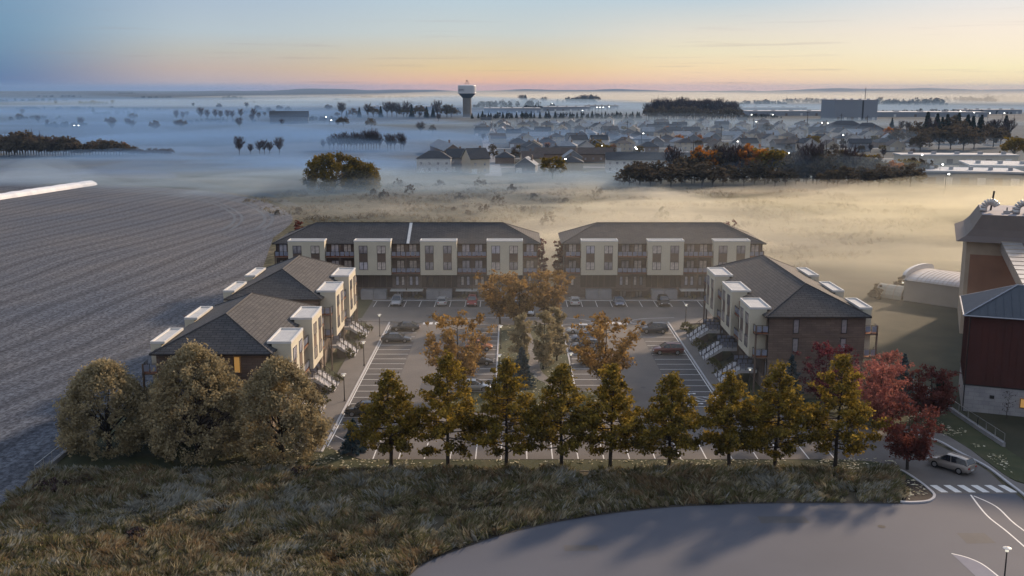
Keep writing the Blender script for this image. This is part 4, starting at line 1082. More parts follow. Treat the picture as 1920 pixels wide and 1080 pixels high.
car('hatch', 'white', 11.5, 187.0, U_, 'white hatchback in the back row beside the orange trees, right of the gap', PG)
car('sedan', 'blue', 19.6, 186.8, D_, 'pale blue saloon in the middle of the right back row', PG)
car('suv', 'black', 27.8, 186.8, D_, 'black off-roader last in the back row near the mill side block', PG)
car('hatch', 'silver', 3.0, 178.3, D_, 'pale hatchback driving down the aisle, half hidden behind the orange trees')
car('sedan', 'black', -17.5, 166.3, LT, 'glossy black saloon, farthest of the two beside the field side walk', PG)
car('sedan', 'darkblue', -18.1, 158.5, RT, 'dark saloon parked one bay nearer than the black saloon, nose to the aisle', PG)
car('suv', 'black', -18.0, 121.3, LT, 'black car low in the field side column, behind the first yellow green tree', PG)
car('hatch', 'orange', -5.0, 153.4, RT, 'small orange car against the island kerb behind the bushy orange tree', PG)
car('sedan', 'brown', -5.0, 145.1, RT, 'brown saloon with pale bonnet by the island kerb below the orange car', PG)
car('sedan', 'silver', -5.1, 131.9, RT, 'silver saloon nearest the lawn at the bottom of the island kerb', PG)
car('sedan', 'white', 11.2, 164.6, LT, 'white saloon at the top of the island column right of the columnar trees', PG)
car('hatch', 'blue', 11.3, 159.0, LT, 'pale blue hatchback just below the white saloon', PG)
car('suv', 'grey', 11.2, 153.4, LT, 'grey off-roader third down in the island column', PG)
car('sedan', 'silver', 12.0, 145.2, RT, 'pale saloon seen through the branches of the spreading orange tree', PG)
car('suv', 'darkblue', 23.1, 164.8, LT, 'dark blue family off-roader near the top of the mill side column', PG)
car('suv', 'maroon', 23.3, 151.0, LT, 'dark red car with pale roof glare parked in the mill side column', PG)
car('suv', 'taupe', 45.8, 103.0, rad(128), 'pale brown estate car driving in over the crosswalk by the red maple')

# ------------------------------------------------------------------ lamp posts
def lamp_proto():
    T = thing('lamp_post', 'x', 'lamp post')
    p = MB(); p.tube((0, 0, 0), (0, 0, 3.3), .07, .05, 8); p.tube((0, 0, 0), (0, 0, .25), .13, .11, 8); p.build('pole', M['darkmetal'], T)
    l = MB(); l.lathe([(.02, 3.28), (.13, 3.30), (.15, 3.55), (.02, 3.56)], 10); hd = l.build('lamp_head', M['lampglow'], T)
    s_ = MB(); s_.lathe([(.02, 3.68), (.32, 3.60), (.34, 3.57), (.05, 3.565)], 12); s_.build('lamp_cap', M['white'], hd)
    return T
LP0 = lamp_proto(); LPC = child_map(LP0)
lamps = [((-21.1, 161.6), 'lamp post on the field side walk, the farthest of three'), ((-21.1, 143.6), 'lamp post on the field side walk, the middle of three'), ((-21.2, 126.6), 'lamp post on the field side walk, the nearest of three'),
         ((-1.7, 153.6), 'lamp post on the island lawn left of the columnar trees, the farther one'), ((-1.7, 136.2), 'lamp post on the island lawn beside the blue spruce'), ((8.0, 137.0), 'lamp post on the right kerb of the island by the spreading orange tree'),
         ((29.0, 169.5), 'lit lamp post by the far end of the mill side stairs'), ((30.6, 129.3), 'lit lamp post by the near corner of the mill side block'), ((16.6, 107.6), 'short dark post between two yellow green trees at the front parking row')]
xl, yl = G(1888, 1034, 3.4); lamps.append(((xl, yl), 'lamp post on the paved island in the road junction'))
for i, ((x, y), lb) in enumerate(lamps):
    o = LP0 if i == 0 else copy_with(LP0, LPC, (x, y, .1))
    o.location = (x, y, .1); o['label'] = lb; o['group'] = 'lamp posts of the parking court'

# ------------------------------------------------------------------ trees and shrubs
L_gold = leaf_mat('yellow_green_leaves', [(.055, .045, .018), (.14, .112, .032), (.34, .245, .05), (.60, .40, .07)], .42)
L_gold2 = leaf_mat('bronze_green_leaves', [(.055, .046, .02), (.14, .112, .034), (.30, .225, .05), (.52, .36, .07)], .42)
L_orange = leaf_mat('rusty_orange_leaves', [(.13, .085, .045), (.25, .165, .075), (.40, .26, .10), (.50, .33, .13)], .45)
L_round = leaf_mat('tawny_leaves', [(.17, .135, .08), (.29, .24, .14), (.43, .37, .23), (.50, .38, .20)], .38)
L_red = leaf_mat('red_maple_leaves', [(.09, .034, .030), (.165, .060, .050), (.25, .10, .08)], .35)
L_coral = leaf_mat('coral_leaves', [(.21, .08, .07), (.38, .15, .125), (.52, .25, .20)], .42)
L_plum = leaf_mat('plum_leaves', [(.07, .025, .03), (.15, .045, .055), (.25, .07, .085)], .35)
L_blue = leaf_mat('blue_spruce_needles', [(.035, .06, .07), (.07, .11, .13), (.13, .18, .21)], .1)
L_green = leaf_mat('evergreen_needles', [(.010, .018, .012), (.022, .034, .02), (.04, .05, .03)], .1)
L_shrub = leaf_mat('olive_shrub_leaves', [(.05, .055, .02), (.12, .12, .04), (.2, .18, .07)], .25)
L_bare = leaf_mat('bare_twigs', [(.045, .034, .036), (.075, .054, .054), (.11, .075, .072)], .05)
L_amber = leaf_mat('amber_leaves', [(.20, .08, .015), (.42, .17, .03), (.55, .26, .05)], .35)
L_ochre = leaf_mat('ochre_leaves', [(.045, .038, .010), (.12, .095, .02), (.24, .17, .03), (.32, .22, .04)], .35, .12)
L_dim = leaf_mat('dull_autumn_leaves', [(.06, .05, .038), (.12, .095, .065), (.19, .145, .09)], .25)

def bez(a, b, sag, k=4):
    a, b = Vector(a), Vector(b); m = (a + b) / 2 + Vector((0, 0, sag))
    return [(a * (1 - t) ** 2 + m * 2 * t * (1 - t) + b * t * t) for t in [i / k for i in range(k + 1)]]

def limb_tree(Ht, Rm, prof, seed, nl=34, leaves=5000, lsize=.30, z0=1.8, blob=.95, tr=.22, sag=.3, rise=.25, up=False, wisps=True):
    """trunk with limbs, foliage in tufts along every limb; prof(t) gives limb reach for height t"""
    rs = random.Random(seed); mb = MB()
    top = Vector((rs.uniform(-.2, .2), rs.uniform(-.2, .2), Ht * .97)); tp = bez((0, 0, 0), top, 0, 6)
    for i, p in enumerate(tp[1:-1]): p.x += rs.uniform(-.1, .1); p.y += rs.uniform(-.1, .1)
    for i in range(6): mb.tube(tp[i], tp[i + 1], tr * (1 - i / 6.5), tr * (1 - (i + 1) / 6.5), 7, cap=False)
    blobs = []
    ga = rs.uniform(0, 6)
    for i in range(nl):
        t = ((i + rs.random() * .8) / nl); z = z0 + (Ht - z0) * t ** .92
        ga += 2.4 + rs.uniform(-.5, .5); ln = Rm * prof(t) * rs.uniform(.72, 1.18)
        f = z / Ht * 6; k = min(5, int(f)); base = tp[k].lerp(tp[k + 1], f - k)
        if up: base = tp[0].lerp(tp[2], rs.uniform(.35, 1.0)) if t < .75 else base
        tip = Vector((base.x * .2 + math.cos(ga) * ln, base.y * .2 + math.sin(ga) * ln, z + ln * rise * rs.uniform(.3, 1.4)))
        tip.z = min(tip.z, Ht)
        pts = bez(base, tip, -sag if not up else -.6, 4)
        r0 = max(.025, tr * .38 * (1 - t * .6))
        for a, b, q in zip(pts, pts[1:], range(4)): mb.tube(a, b, r0 * (1 - q / 4.6), r0 * (1 - (q + 1) / 4.6), 4, cap=False)
        nb = max(2, int(2 + ln * 1.1))
        for j in range(nb):
            u = .38 + .62 * (j + rs.random()) / nb; p = pts[0].lerp(pts[-1], u) if True else None
            kk = min(3, int(u * 4)); p = pts[kk].lerp(pts[kk + 1], u * 4 - kk)
            s = blob * rs.uniform(.6, 1.15) * (.72 + .45 * (1 - t))
            blobs.append((p.x + rs.uniform(-.4, .4), p.y + rs.uniform(-.4, .4), p.z + rs.uniform(-.2, .35), s))
    blobs.append((top.x, top.y, Ht - blob * .35, blob * .62)); blobs.append((top.x, top.y, Ht - blob * 1.2, blob * .7))
    B = np.array(blobs); w = B[:, 3] ** 2.2; w /= w.sum()
    idx = NP.choice(len(B), leaves, p=w); d = NP.normal(size=(leaves, 3)); d /= np.linalg.norm(d, axis=1)[:, None]
    r = NP.random(leaves) ** .42; r *= (1 + .25 * NP.standard_normal(leaves).clip(-1, 1.6))
    P = B[idx, :3] + d * (r * B[idx, 3])[:, None] * np.array([1, 1, .72])
    P[:, 2] = P[:, 2].clip(z0 * .62, None)
    V, Fq = leaf_quads(P, lsize, .5)
    return mb, (V, Fq)

def plant_tree(name, label, x, y, mk, lm_, bark, group=None, cat='tree', rz=0.0, z=0.0, scale=1):
    T = thing(name, label, cat, (x, y, z), rz, group)
    if scale != 1: T.scale = (scale,) * 3
    mb, (V, Fq) = mk
    me = np_mesh('crown', V, Fq, lm_); link('crown', me, T)
    mb.build('trunk', bark, T, True)
    return T

pyr = lambda t: float(np.interp(t, [0, .12, .25, .42, .6, .78, .92, 1], [.62, .92, 1.0, .70, .50, .34, .17, .08]))
row = [(-12.7, 103.9, 10.5, 4.5), (-6.7, 103.6, 12.3, 5.0), (-.6, 103.3, 11.6, 4.6), (5.2, 103.6, 11.3, 4.9), (10.3, 103.6, 11.1, 4.3), (16.4, 103.2, 10.6, 4.6), (22.7, 103.2, 10.4, 4.4), (27.5, 103.2, 11.1, 4.6), (33.9, 103.6, 12.2, 5.1)]
rl = ['yellow green tree standing first in the front row, beside the small dark spruce', 'yellow green tree second in the front row, overlapping the bushy orange tree behind it', 'yellow green tree third in the front row, in front of the blue spruce',
      'yellow green tree fourth in the front row, in front of the footpath', 'middle yellow green tree of the nine, fifth along the front row', 'yellow green tree sixth along the front row, right of the middle one',
      'yellow green tree seventh along the front row, before the wheelchair bays', 'yellow green tree eighth in the front row, before the mill side block', 'yellow green tree ending the front row beside the red maples']
for i, ((x, y, h_, r_), lb) in enumerate(zip(row, rl)):
    plant_tree('front_row_tree', lb, x, y, limb_tree(h_ * (1 + .012 * ((i * 7) % 5 - 2)), r_ * .95, pyr, 100 + i, 58 + 3 * (i % 4), 10500, .215, 2.0, .62, .22, .35, .16), (L_gold, L_gold2)[i in (0, 3, 5, 7)], M['bark'], 'yellow green trees lining the front parking row', rz=i * 1.3)

def dome(cx, cz, rx, rz_, n, seed, size, mat_, lumps=90, hole=.0, zmin=.6):
    """big rounded crown made of many small tufts on a dome"""
    rs = np.random.default_rng(seed); d = rs.normal(size=(lumps, 3)); d /= np.linalg.norm(d, axis=1)[:, None]; d[:, 2] = np.abs(d[:, 2]) * 1.0 - .45 * (rs.random(lumps) < .45)
    rad_ = rs.uniform(.55, 1.0, lumps) ** .5; sh = 1 - .28 * np.clip(d[:, 2], 0, 1) * rs.random(lumps)
    Cn = np.stack([d[:, 0] * rx * rad_ * sh, d[:, 1] * rx * rad_ * sh, cz + d[:, 2] * rz_ * rad_], 1); s = rs.uniform(.55, 1.15, lumps) * rx * .24
    idx = rs.integers(0, lumps, n); e = rs.normal(size=(n, 3)); e /= np.linalg.norm(e, axis=1)[:, None]
    P = Cn[idx] + e * (s[idx] * rs.random(n) ** .4 * (1 + .22 * rs.standard_normal(n)))[:, None]; P[:, 2] = P[:, 2].clip(zmin, None)
    return leaf_quads(P, size, .5)
def dome_tree(Ht, Rx, n, seed, size, lumps=90, tr=.3, zb=1.6):
    mb = MB(); rs = random.Random(seed); cz = zb + (Ht - zb) * .42
    mb.tube((0, 0, 0), (0, 0, cz), tr, tr * .6, 8, cap=False)
    for k in range(14):
        a = k * 2.4; q = bez((0, 0, zb + rs.random() * cz * .5), (math.cos(a) * Rx * .8, math.sin(a) * Rx * .8, cz + rs.uniform(-.1, .55) * (Ht - cz)), -.5)
        for u, v, w_ in zip(q, q[1:], range(4)): mb.tube(u, v, tr * .4 * (1 - w_ / 5), tr * .4 * (1 - (w_ + 1) / 5), 5, cap=False)
    return mb, dome(0, cz, Rx, Ht - cz, n, seed, size, None, lumps, zmin=zb * .5)
def egg(Ht, Rx, n, seed, size, lumps=320, ls=1.0, shape='egg'):
    """full egg-shaped crown that comes down almost to the grass, tufted all over"""
    rs = np.random.default_rng(seed); t = rs.random(lumps); a = rs.uniform(0, 6.28, lumps)
    z = .9 + (Ht - 1.3) * t; R0 = Rx * np.interp(t, [0, .12, .35, .6, .8, .93, 1], [.70, .93, 1.0, .86, .58, .30, .08] if shape == 'egg' else [.85, .95, 1, .97, .88, .62, .3]); r = R0 * rs.uniform(.45, 1.0, lumps) ** .45 * rs.uniform(.88, 1.06, lumps)
    Cn = np.stack([r * np.cos(a), r * np.sin(a), z], 1); s = rs.uniform(.45, .95, lumps) * ls
    idx = rs.integers(0, lumps, n); e = rs.normal(size=(n, 3)); e /= np.linalg.norm(e, axis=1)[:, None]
    P = Cn[idx] + e * (s[idx] * rs.random(n) ** .45 * (1 + .25 * rs.standard_normal(n)))[:, None]; P[:, 2] = P[:, 2].clip(.5, None)
    return leaf_quads(P, size, .5)
for (x, y, h_, r_, lb) in ((-43.8, 107.8, 10.4, 4.9, 'smallest tawny round tree, at the edge of the frosty field'), (-33.8, 106.4, 12.5, 5.4, 'tallest tawny round tree, standing before the end wall of the nearest block'), (-24.5, 105.4, 11.2, 4.9, 'tawny round tree beside the field side walk')):
    mb, _q = dome_tree(h_, r_, 100, int(h_ * 31), .25, 40, .32, 1.2); V, Fq = egg(h_, r_ * 1.06, 34000, int(h_ * 17), .19)
    plant_tree('round_tree', lb, x, y, (mb, (V, Fq)), L_round, M['bark'], 'big round tawny trees')

vase = lambda t: .55 + .55 * math.sin(min(1, t * 1.15) * PI * .62) if t < .8 else .95 - (t - .8) * 2.6
for (x, y, h_, r_, lb, sd) in ((-6.9, 129.4, 10.6, 4.5, 'bushy orange tree in the island lawn, its crown over the orange car', 1), (11.9, 130.2, 9.6, 4.3, 'spreading orange tree alone on the right arm of the island lawn', 2),
                               (-2.0, 170.6, 8.6, 3.3, 'orange tree at the head of the island, the one toward the field', 3), (1.4, 167.0, 8.0, 3.1, 'orange tree at the head of the island, between the other two', 4), (6.1, 170.9, 8.8, 3.4, 'orange tree at the head of the island, the one toward the mill', 5)):
    plant_tree('orange_tree', lb, x, y, limb_tree(h_, r_, vase, 300 + sd, 34, 5600, .26, 2.6, .75, .19, .1, .45, True), L_orange, M['bark'], 'orange trees of the centre island')
col = lambda t: .75 + .5 * t if t < .4 else (.95 if t < .7 else .95 - (t - .7) * 2.4)
for (x, y, h_, r_, lb, sd) in ((1.2, 147.5, 6.6, 1.35, 'slim tawny columnar tree behind the blue spruce'), (4.3, 142.5, 8.0, 1.75, 'tallest and broadest of the columnar trees beside the footpath'), (6.4, 146.5, 7.6, 1.3, 'columnar tree nearest the right kerb of the island')) and [(1.2, 147.5, 6.6, 1.3, 'slim tawny columnar tree behind the blue spruce', 1), (4.4, 142.0, 8.2, 1.75, 'tallest and broadest of the columnar trees beside the footpath', 2), (6.5, 146.5, 7.8, 1.35, 'columnar tree nearest the right kerb of the island', 3)]:
    plant_tree('columnar_tree', lb, x, y, limb_tree(h_, r_, col, 400 + sd, 34, 4200, .22, .5, .55, .14, 0, .8), L_round, M['bark'], 'columnar trees of the centre island')

def conifer(Ht, Rm, seed, n=3600, size=.22, tr=.13):
    rs = np.random.default_rng(seed); mb = MB(); mb.tube((0, 0, 0), (0, 0, Ht * .98), tr, .02, 6, cap=False)
    P = []; nb = int(Ht * 15)
    for k in range(nb):
        t = (k + rs.random()) / nb; z = .25 + (Ht - .25) * t; ln = Rm * (1 - t) ** .85 * rs.uniform(.75, 1.12) + .08; a = k * 2.4 + rs.random()
        tip = Vector((math.cos(a) * ln, math.sin(a) * ln, z - ln * .22 + .1))
        if k % 3 == 0: mb.tube((0, 0, z), tip, .03, .012, 3, cap=False)
        m_ = max(5, int(n / nb * (.3 + ln / Rm * 1.5)))
        u = rs.random(m_) ** .6
        P.append(np.stack([u * tip.x + rs.normal(size=m_) * .09 * ln, u * tip.y + rs.normal(size=m_) * .09 * ln, z + u * (tip.z - z) + rs.normal(size=m_) * .07], 1))
    return mb, leaf_quads(np.concatenate(P), size, .5, .3)
for (x, y, h_, r_, lb) in ((1.3, 133.2, 5.4, 1.9, 'blue spruce in the island lawn between footpath and lamp post'), (-17.3, 108.2, 3.6, 1.5, 'small dark blue spruce at the start of the front tree row'), (34.6, 124.4, 6.6, 2.2, 'blue spruce at the corner of the mill side block'), (48.6, 124.6, 6.6, 1.9, 'blue spruce rising between the coral and red trees')):
    plant_tree('blue_spruce', lb, x, y, conifer(h_, r_, int(x * 7 + 300)), L_blue, M['bark'], 'blue spruces')

for (x, y, h_, r_, lm_, lb, sd) in (
        (38.2, 121.5, 8.6, 3.4, L_plum, 'plum red tree against the end wall of the mill side block', 1), (42.6, 115.6, 7.9, 3.3, L_coral, 'bright coral tree behind the last yellow green tree', 2),
        (41.2, 102.9, 7.0, 3.3, L_red, 'dark red maple on the mulched corner by the crosswalk', 3), (47.6, 126.5, 6.4, 2.3, L_coral, 'coral tree behind the blue spruce near the railing', 4),
        (49.4, 117.8, 6.6, 3.0, L_red, 'dark red tree close to the low retaining wall', 5), (44.6, 121.0, 6.2, 2.2, L_coral, 'small coral tree between the plum tree and the spruce', 6)):
    plant_tree('red_tree', lb, x, y, limb_tree(h_, r_ * .86, vase, 500 + sd, 40, 6500, .18, 1.6, .62, .17, 0, .4, True), lm_, M['bark'], 'red and coral trees by the drive')
for (x, y, h_, r_, lm_, lb, sd) in ((-45.5, 148.0, 6.0, 2.4, L_red, 'dark red tree behind the nearest block at the field edge', 1), (-43.2, 137.5, 4.6, 1.8, L_red, 'low red tree behind the rear bays of the nearest block', 2), (-43.5, 166.0, 5.8, 1.6, L_dim, 'dark sparse tree at the field edge behind the middle block', 3), (-42.6, 176.0, 6.4, 1.8, L_dim, 'dark sparse tree between the middle block and the long back row', 4),
                                (5.5, 199.5, 10.4, 1.0, L_plum, 'tall thin red tree in the gap, against the long block', 5), (9.3, 199.5, 10.2, 1.0, L_red, 'tall thin red tree in the gap, against the right block', 6),
                                (-43.5, 210, 12.6, 1.5, L_red, 'red treetop peeping over the far roof corner at the field', 9), (44.0, 210, 12.4, 1.6, L_red, 'red treetop behind the roof end near the mill', 10)):
    plant_tree('slender_tree', lb, x, y, limb_tree(h_, r_, vase, 600 + sd, 30, 2200, .26, .9, .5, .12, 0, .4), lm_, M['bark'], 'slender trees round the blocks')
x, y = G(1780, 775)
plant_tree('yew_bush', 'dark upright bush beside the whitewashed base of the red building', 53.2, 124.2, conifer(4.6, 1.5, 9, 2500, .26), L_green, M['bark'], cat='bush')
x, y = G(1883, 782)
plant_tree('bare_sapling', 'leafless sapling in front of the whitewashed wall', x, y - .6, limb_tree(3.4, 1.0, vase, 77, 16, 60, .12, .6, .3, .05, 0, .6), L_bare, M['greybark'])

def shrub(label, x, y, r, h_, lm_=None, group='shrubs at the foot of the stairs', n=420, z=.1, size=.16):
    T = thing('shrub', label, 'shrub', (x, y, z), 0, group)
    V, Fq = dome(0, h_ * .35, r, h_ * .65, n, int(abs(x * 13 + y * 7)), size, None, 24, zmin=.03)
    link('foliage', np_mesh('foliage', V, Fq, lm_ or L_shrub), T)
    s_ = MB(); s_.tube((0, 0, -.05), (0, 0, h_ * .5), .05, .03, 5); s_.build('stem', M['bark'], T)
    return T
ys = [116.2, 120.2, 124.9, 130.6, 135.2, 148.3, 153.4, 159.6, 164.8]
for i, y in enumerate(ys): shrub('low olive shrub beside the field side walk, %s from the near end' % nth(i), -23.5 - .35 * (i % 2), y, .85, 1.0 + .2 * (i % 3))
ys = [131.5, 139.5, 143.5, 151.6, 155.2, 163, 166.5]
for i, y in enumerate(ys): shrub('low olive shrub beside the mill side walk, %s from the near end' % nth(i), 28.6 + .3 * (i % 2), y, 1.0, 1.2, n=520)
for i in range(8):
    x = -26 + 8.3 * i + (2 if i > 3 else 0); shrub('clipped tawny shrub under the back row terraces, %s from the field end' % nth(i), x, 192.6, .9, .6, L_round, 'shrubs under the back terraces', 260)

# ------------------------------------------------------------------ grasses and leaf litter
def in_poly(X, Y, poly):
    P = np.array(poly); ins = np.zeros(len(X), bool); j = len(P) - 1
    for i in range(len(P)):
        xi, yi, xj, yj = *P[i], *P[j]
        c = ((yi > Y) != (yj > Y)) & (X < (xj - xi) * (Y - yi) / (yj - yi + 1e-12) + xi); ins ^= c; j = i
    return ins
def value_noise(X, Y, s, seed):
    rs = np.random.default_rng(seed); T = rs.random((64, 64)); u = X / s % 64; v = Y / s % 64; i = u.astype(int); j = v.astype(int); fu = u - i; fv = v - j
    fu = fu * fu * (3 - 2 * fu); fv = fv * fv * (3 - 2 * fv); g = lambda a, b: T[a % 64, b % 64]
    return (g(i, j) * (1 - fu) + g(i + 1, j) * fu) * (1 - fv) + (g(i, j + 1) * (1 - fu) + g(i + 1, j + 1) * fu) * fv
def grass(name, poly, n_tufts, blades, hgt, spread, mats, seed, z=0.0, minx=-52, maxx=48, miny=74, thin=.26, ns=1.0):
    rs = np.random.default_rng(seed)
    P = np.array(poly); x0, x1, y0, y1 = max(minx, P[:, 0].min()), min(maxx, P[:, 0].max()), max(miny, P[:, 1].min()), P[:, 1].max()
    X = rs.uniform(x0, x1, n_tufts * 2); Y = rs.uniform(y0, y1, n_tufts * 2); k = in_poly(X, Y, poly); X, Y = X[k][:n_tufts], Y[k][:n_tufts]
    den = value_noise(X, Y, 2.2 * ns, seed) * .6 + value_noise(X, Y, .8 * ns, seed + 1) * .4; k = den > thin; X, Y, den = X[k], Y[k], den[k]
    n = len(X); tone = value_noise(X, Y, 6.5, seed + 2) * .45 + value_noise(X, Y, 1.7, seed + 3) * .55 + rs.normal(0, .13, n)
    hh = hgt * (.35 + 1.1 * den) * rs.uniform(.7, 1.25, n); lean = value_noise(X, Y, 3.5, seed + 4) * 6.28 * 1.5
    V = np.empty((n, blades, 4, 3)); 
    for b in range(blades):
        a = rs.uniform(0, 6.28, n); r = spread * rs.random(n); bx, by = X + r * np.cos(a), Y + r * np.sin(a)
        la = lean + rs.normal(0, .7, n); L = hh * rs.uniform(.6, 1.15, n); ln = L * rs.uniform(.25, .95, n); w = rs.uniform(.022, .055, n)
        wx, wy = -np.sin(la + 1.0) * w, np.cos(la + 1.0) * w; tz = np.sqrt(np.maximum(L * L - ln * ln * .8, .01))
        V[:, b, 0] = np.stack([bx - wx, by - wy, np.full(n, z)], 1); V[:, b, 1] = np.stack([bx + wx, by + wy, np.full(n, z)], 1)
        V[:, b, 2] = np.stack([bx + np.cos(la) * ln * .45 + wx * .8, by + np.sin(la) * ln * .45 + wy * .8, z + tz * .68], 1)
        V[:, b, 3] = np.stack([bx + np.cos(la) * ln, by + np.sin(la) * ln, z + tz], 1)
    Fq = np.arange(n * blades * 4).reshape(-1, 4)
    me = np_mesh(name, V.reshape(-1, 3), Fq, mats)
    ti = np.clip((np.clip((tone - .18) / .64, 0, .999) * len(mats)).astype(int), 0, len(mats) - 1)
    me.polygons.foreach_set('material_index', np.repeat(ti, blades).astype(np.int32)); me.update()
    return tag(link(name, me), kind='stuff')
gr = [leaf_mat('frosted_grass', [(.20, .20, .17), (.34, .34, .30), (.50, .50, .45)], .15, .8), leaf_mat('olive_grass', [(.09, .09, .042), (.16, .155, .075), (.24, .225, .12)], .2, .8),
      leaf_mat('straw_grass', [(.24, .215, .14), (.37, .33, .22), (.52, .46, .32)], .2, .8), leaf_mat('brown_grass', [(.15, .13, .09), (.25, .21, .14), (.35, .295, .20)], .2, .8), leaf_mat('russet_grass', [(.16, .12, .07), (.26, .19, .11), (.36, .27, .16)], .2, .8)]
grass('tall_rough_grass', vpts, 30000, 11, .95, .28, [gr[0], gr[2], gr[1], gr[3], gr[1], gr[2], gr[4]], 5)
for i, (px_, py_, r_, h_) in enumerate(sorted(((95, 925, 1.7, 1.6), (150, 912, 1.3, 1.2), (262, 1010, 1.1, .9), (560, 893, 1.0, .9), (963, 905, .8, .8), (1310, 905, .8, .7), (420, 960, 1.2, .8), (700, 985, 1.0, .8), (1130, 925, .9, .8)))):
    x_, y_ = G(px_, py_); shrub('dark scrubby bush in the rough grass bank, %s from left' % nth(i), x_, y_, r_, h_, L_bare if i % 2 == 0 else L_dim, 'bushes in the rough grass bank', 520, 0, .16)
def litter(polys, n, seed):
    rs = np.random.default_rng(seed); out = []
    for poly, k in polys:
        P = np.array(poly); X = rs.uniform(P[:, 0].min(), P[:, 0].max(), n * 3); Y = rs.uniform(P[:, 1].min(), P[:, 1].max(), n * 3)
        den = value_noise(X, Y, 2.0, seed); m_ = in_poly(X, Y, poly) & (den > .42); X, Y = X[m_][:k], Y[m_][:k]; out.append(np.stack([X, Y, np.full(len(X), .135)], 1))
    P = np.concatenate(out); V, Fq = leaf_quads(P, .24, .6, .0); V = V.reshape(-1, 4, 3); V[:, :, 2] = P[:, None, 2] + (V[:, :, 2] - P[:, None, 2]) * .18
    return V.reshape(-1, 3), Fq
V, Fq = litter([([(-22, 102.4), (36, 102.4), (36, 105.6), (-16, 105.6), (-20, 110), (-30, 110)], 900), ([(32, 102.4), (40, 102.4), (41, 106), (33, 106)], 160), ([G(1700, 890), G(1745, 925), G(1700, 940), G(1685, 915)], 90),
                ([G(1700, 740), G(1780, 775), G(1880, 845), G(1900, 895), G(1820, 835), G(1700, 795)], 460), (isl, 500), ([(-30, 104), (-20, 104), (-20, 112), (-28, 112)], 160)], 1200, 4)
tag(link('fallen_leaves', np_mesh('fallen_leaves', V, Fq, leaf_mat('pale_fallen_leaves', [(.40, .34, .18), (.62, .58, .42), (.8, .78, .68)], .1))), kind='stuff')

# ------------------------------------------------------------------ the town beyond the meadow
wallc = {'white': mat('white_siding', (.62, .61, .60), (.55, .55, .55), scale=.4), 'cream': mat('cream_siding', (.55, .48, .38), (.5, .44, .35), scale=.4), 'grey': mat('grey_siding', (.24, .26, .29), (.2, .22, .25), scale=.4), 'tan': mat('tan_brick', (.26, .20, .16), (.22, .17, .14), scale=.4)}
roofc = {'dark': mat('dark_shingles', (.045, .05, .06), (.06, .065, .075), scale=.6), 'frosty': mat('frosted_shingles', (.20, .23, .27), (.30, .33, .37), scale=.5), 'brown': mat('brown_shingles', (.09, .07, .06), (.12, .095, .08), scale=.6)}
def house_mesh(parent, w, d, h, rise, wall, roof, hip=False, gable_front=False, garage=True, door=True, nwin=3):
    b = MB(); b.box(-w / 2, w / 2, -d / 2, d / 2, -.2, h)
    o = .45; r = MB(); zr = h
    if hip: hip_roof(r, -w / 2 - o, w / 2 + o, -d / 2 - o, d / 2 + o, zr, rise)
    else:
        if gable_front:
            b.face([(-w / 2, -d / 2, h), (w / 2, -d / 2, h), (0, -d / 2, h + rise * .93)]); b.face([(w / 2, d / 2, h), (-w / 2, d / 2, h), (0, d / 2, h + rise * .93)])
            A = [(-w / 2 - o, h - .1), (0, h + rise), (w / 2 + o, h - .1)]
            for (x0, z0), (x1, z1) in zip(A, A[1:]):
                r.face([(x0, -d / 2 - o, z0), (x1, -d / 2 - o, z1), (x1, d / 2 + o, z1), (x0, d / 2 + o, z0)]); r.face([(x0, -d / 2 - o, z0 - .2), (x0, d / 2 + o, z0 - .2), (x1, d / 2 + o, z1 - .2), (x1, -d / 2 - o, z1 - .2)])
                for yy in (-d / 2 - o, d / 2 + o): r.face([(x0, yy, z0 - .2), (x1, yy, z1 - .2), (x1, yy, z1), (x0, yy, z0)], 1)
        else:
            b.face([(-w / 2, d / 2, h), (-w / 2, -d / 2, h), (-w / 2, 0, h + rise * .93)]); b.face([(w / 2, -d / 2, h), (w / 2, d / 2, h), (w / 2, 0, h + rise * .93)])
            A = [(-d / 2 - o, h - .1), (0, h + rise), (d / 2 + o, h - .1)]
            for (y0, z0), (y1, z1) in zip(A, A[1:]):
                r.face([(-w / 2 - o, y0, z0), (w / 2 + o, y0, z0), (w / 2 + o, y1, z1), (-w / 2 - o, y1, z1)]); r.face([(-w / 2 - o, y1, z1 - .2), (w / 2 + o, y1, z1 - .2), (w / 2 + o, y0, z0 - .2), (-w / 2 - o, y0, z0 - .2)])
                for xx in (-w / 2 - o, w / 2 + o): r.face([(xx, y0, z0 - .2), (xx, y1, z1 - .2), (xx, y1, z1), (xx, y0, z0)], 1)
    b.build('wall', wallc[wall], parent); ro_ = r.build('roof', [roofc[roof], M['white']], parent)
    if w < 16: q = MB(); q.box(w * .2, w * .2 + .9, -.1, .7, h + rise * .3, h + rise + .9); q.build('chimney', wallc['tan'], ro_)
    nst = 2 if h > 4.5 else 1
    for s_ in range(nst):
        for k in range(nwin):
            x = -w / 2 + w * (k + .5) / nwin; q = MB(); q.box(x - .55, x + .55, -d / 2 - .06, -d / 2 - .01, 1.0 + 2.8 * s_, 2.2 + 2.8 * s_); q.build('window', M['glass'], parent)
    if garage: q = MB(); q.box(-w / 2 + .5, -w / 2 + 3.2, -d / 2 - .1, -d / 2 - .062, 0, 2.3); q.build('garage_door', M['white'], parent)
HP = []
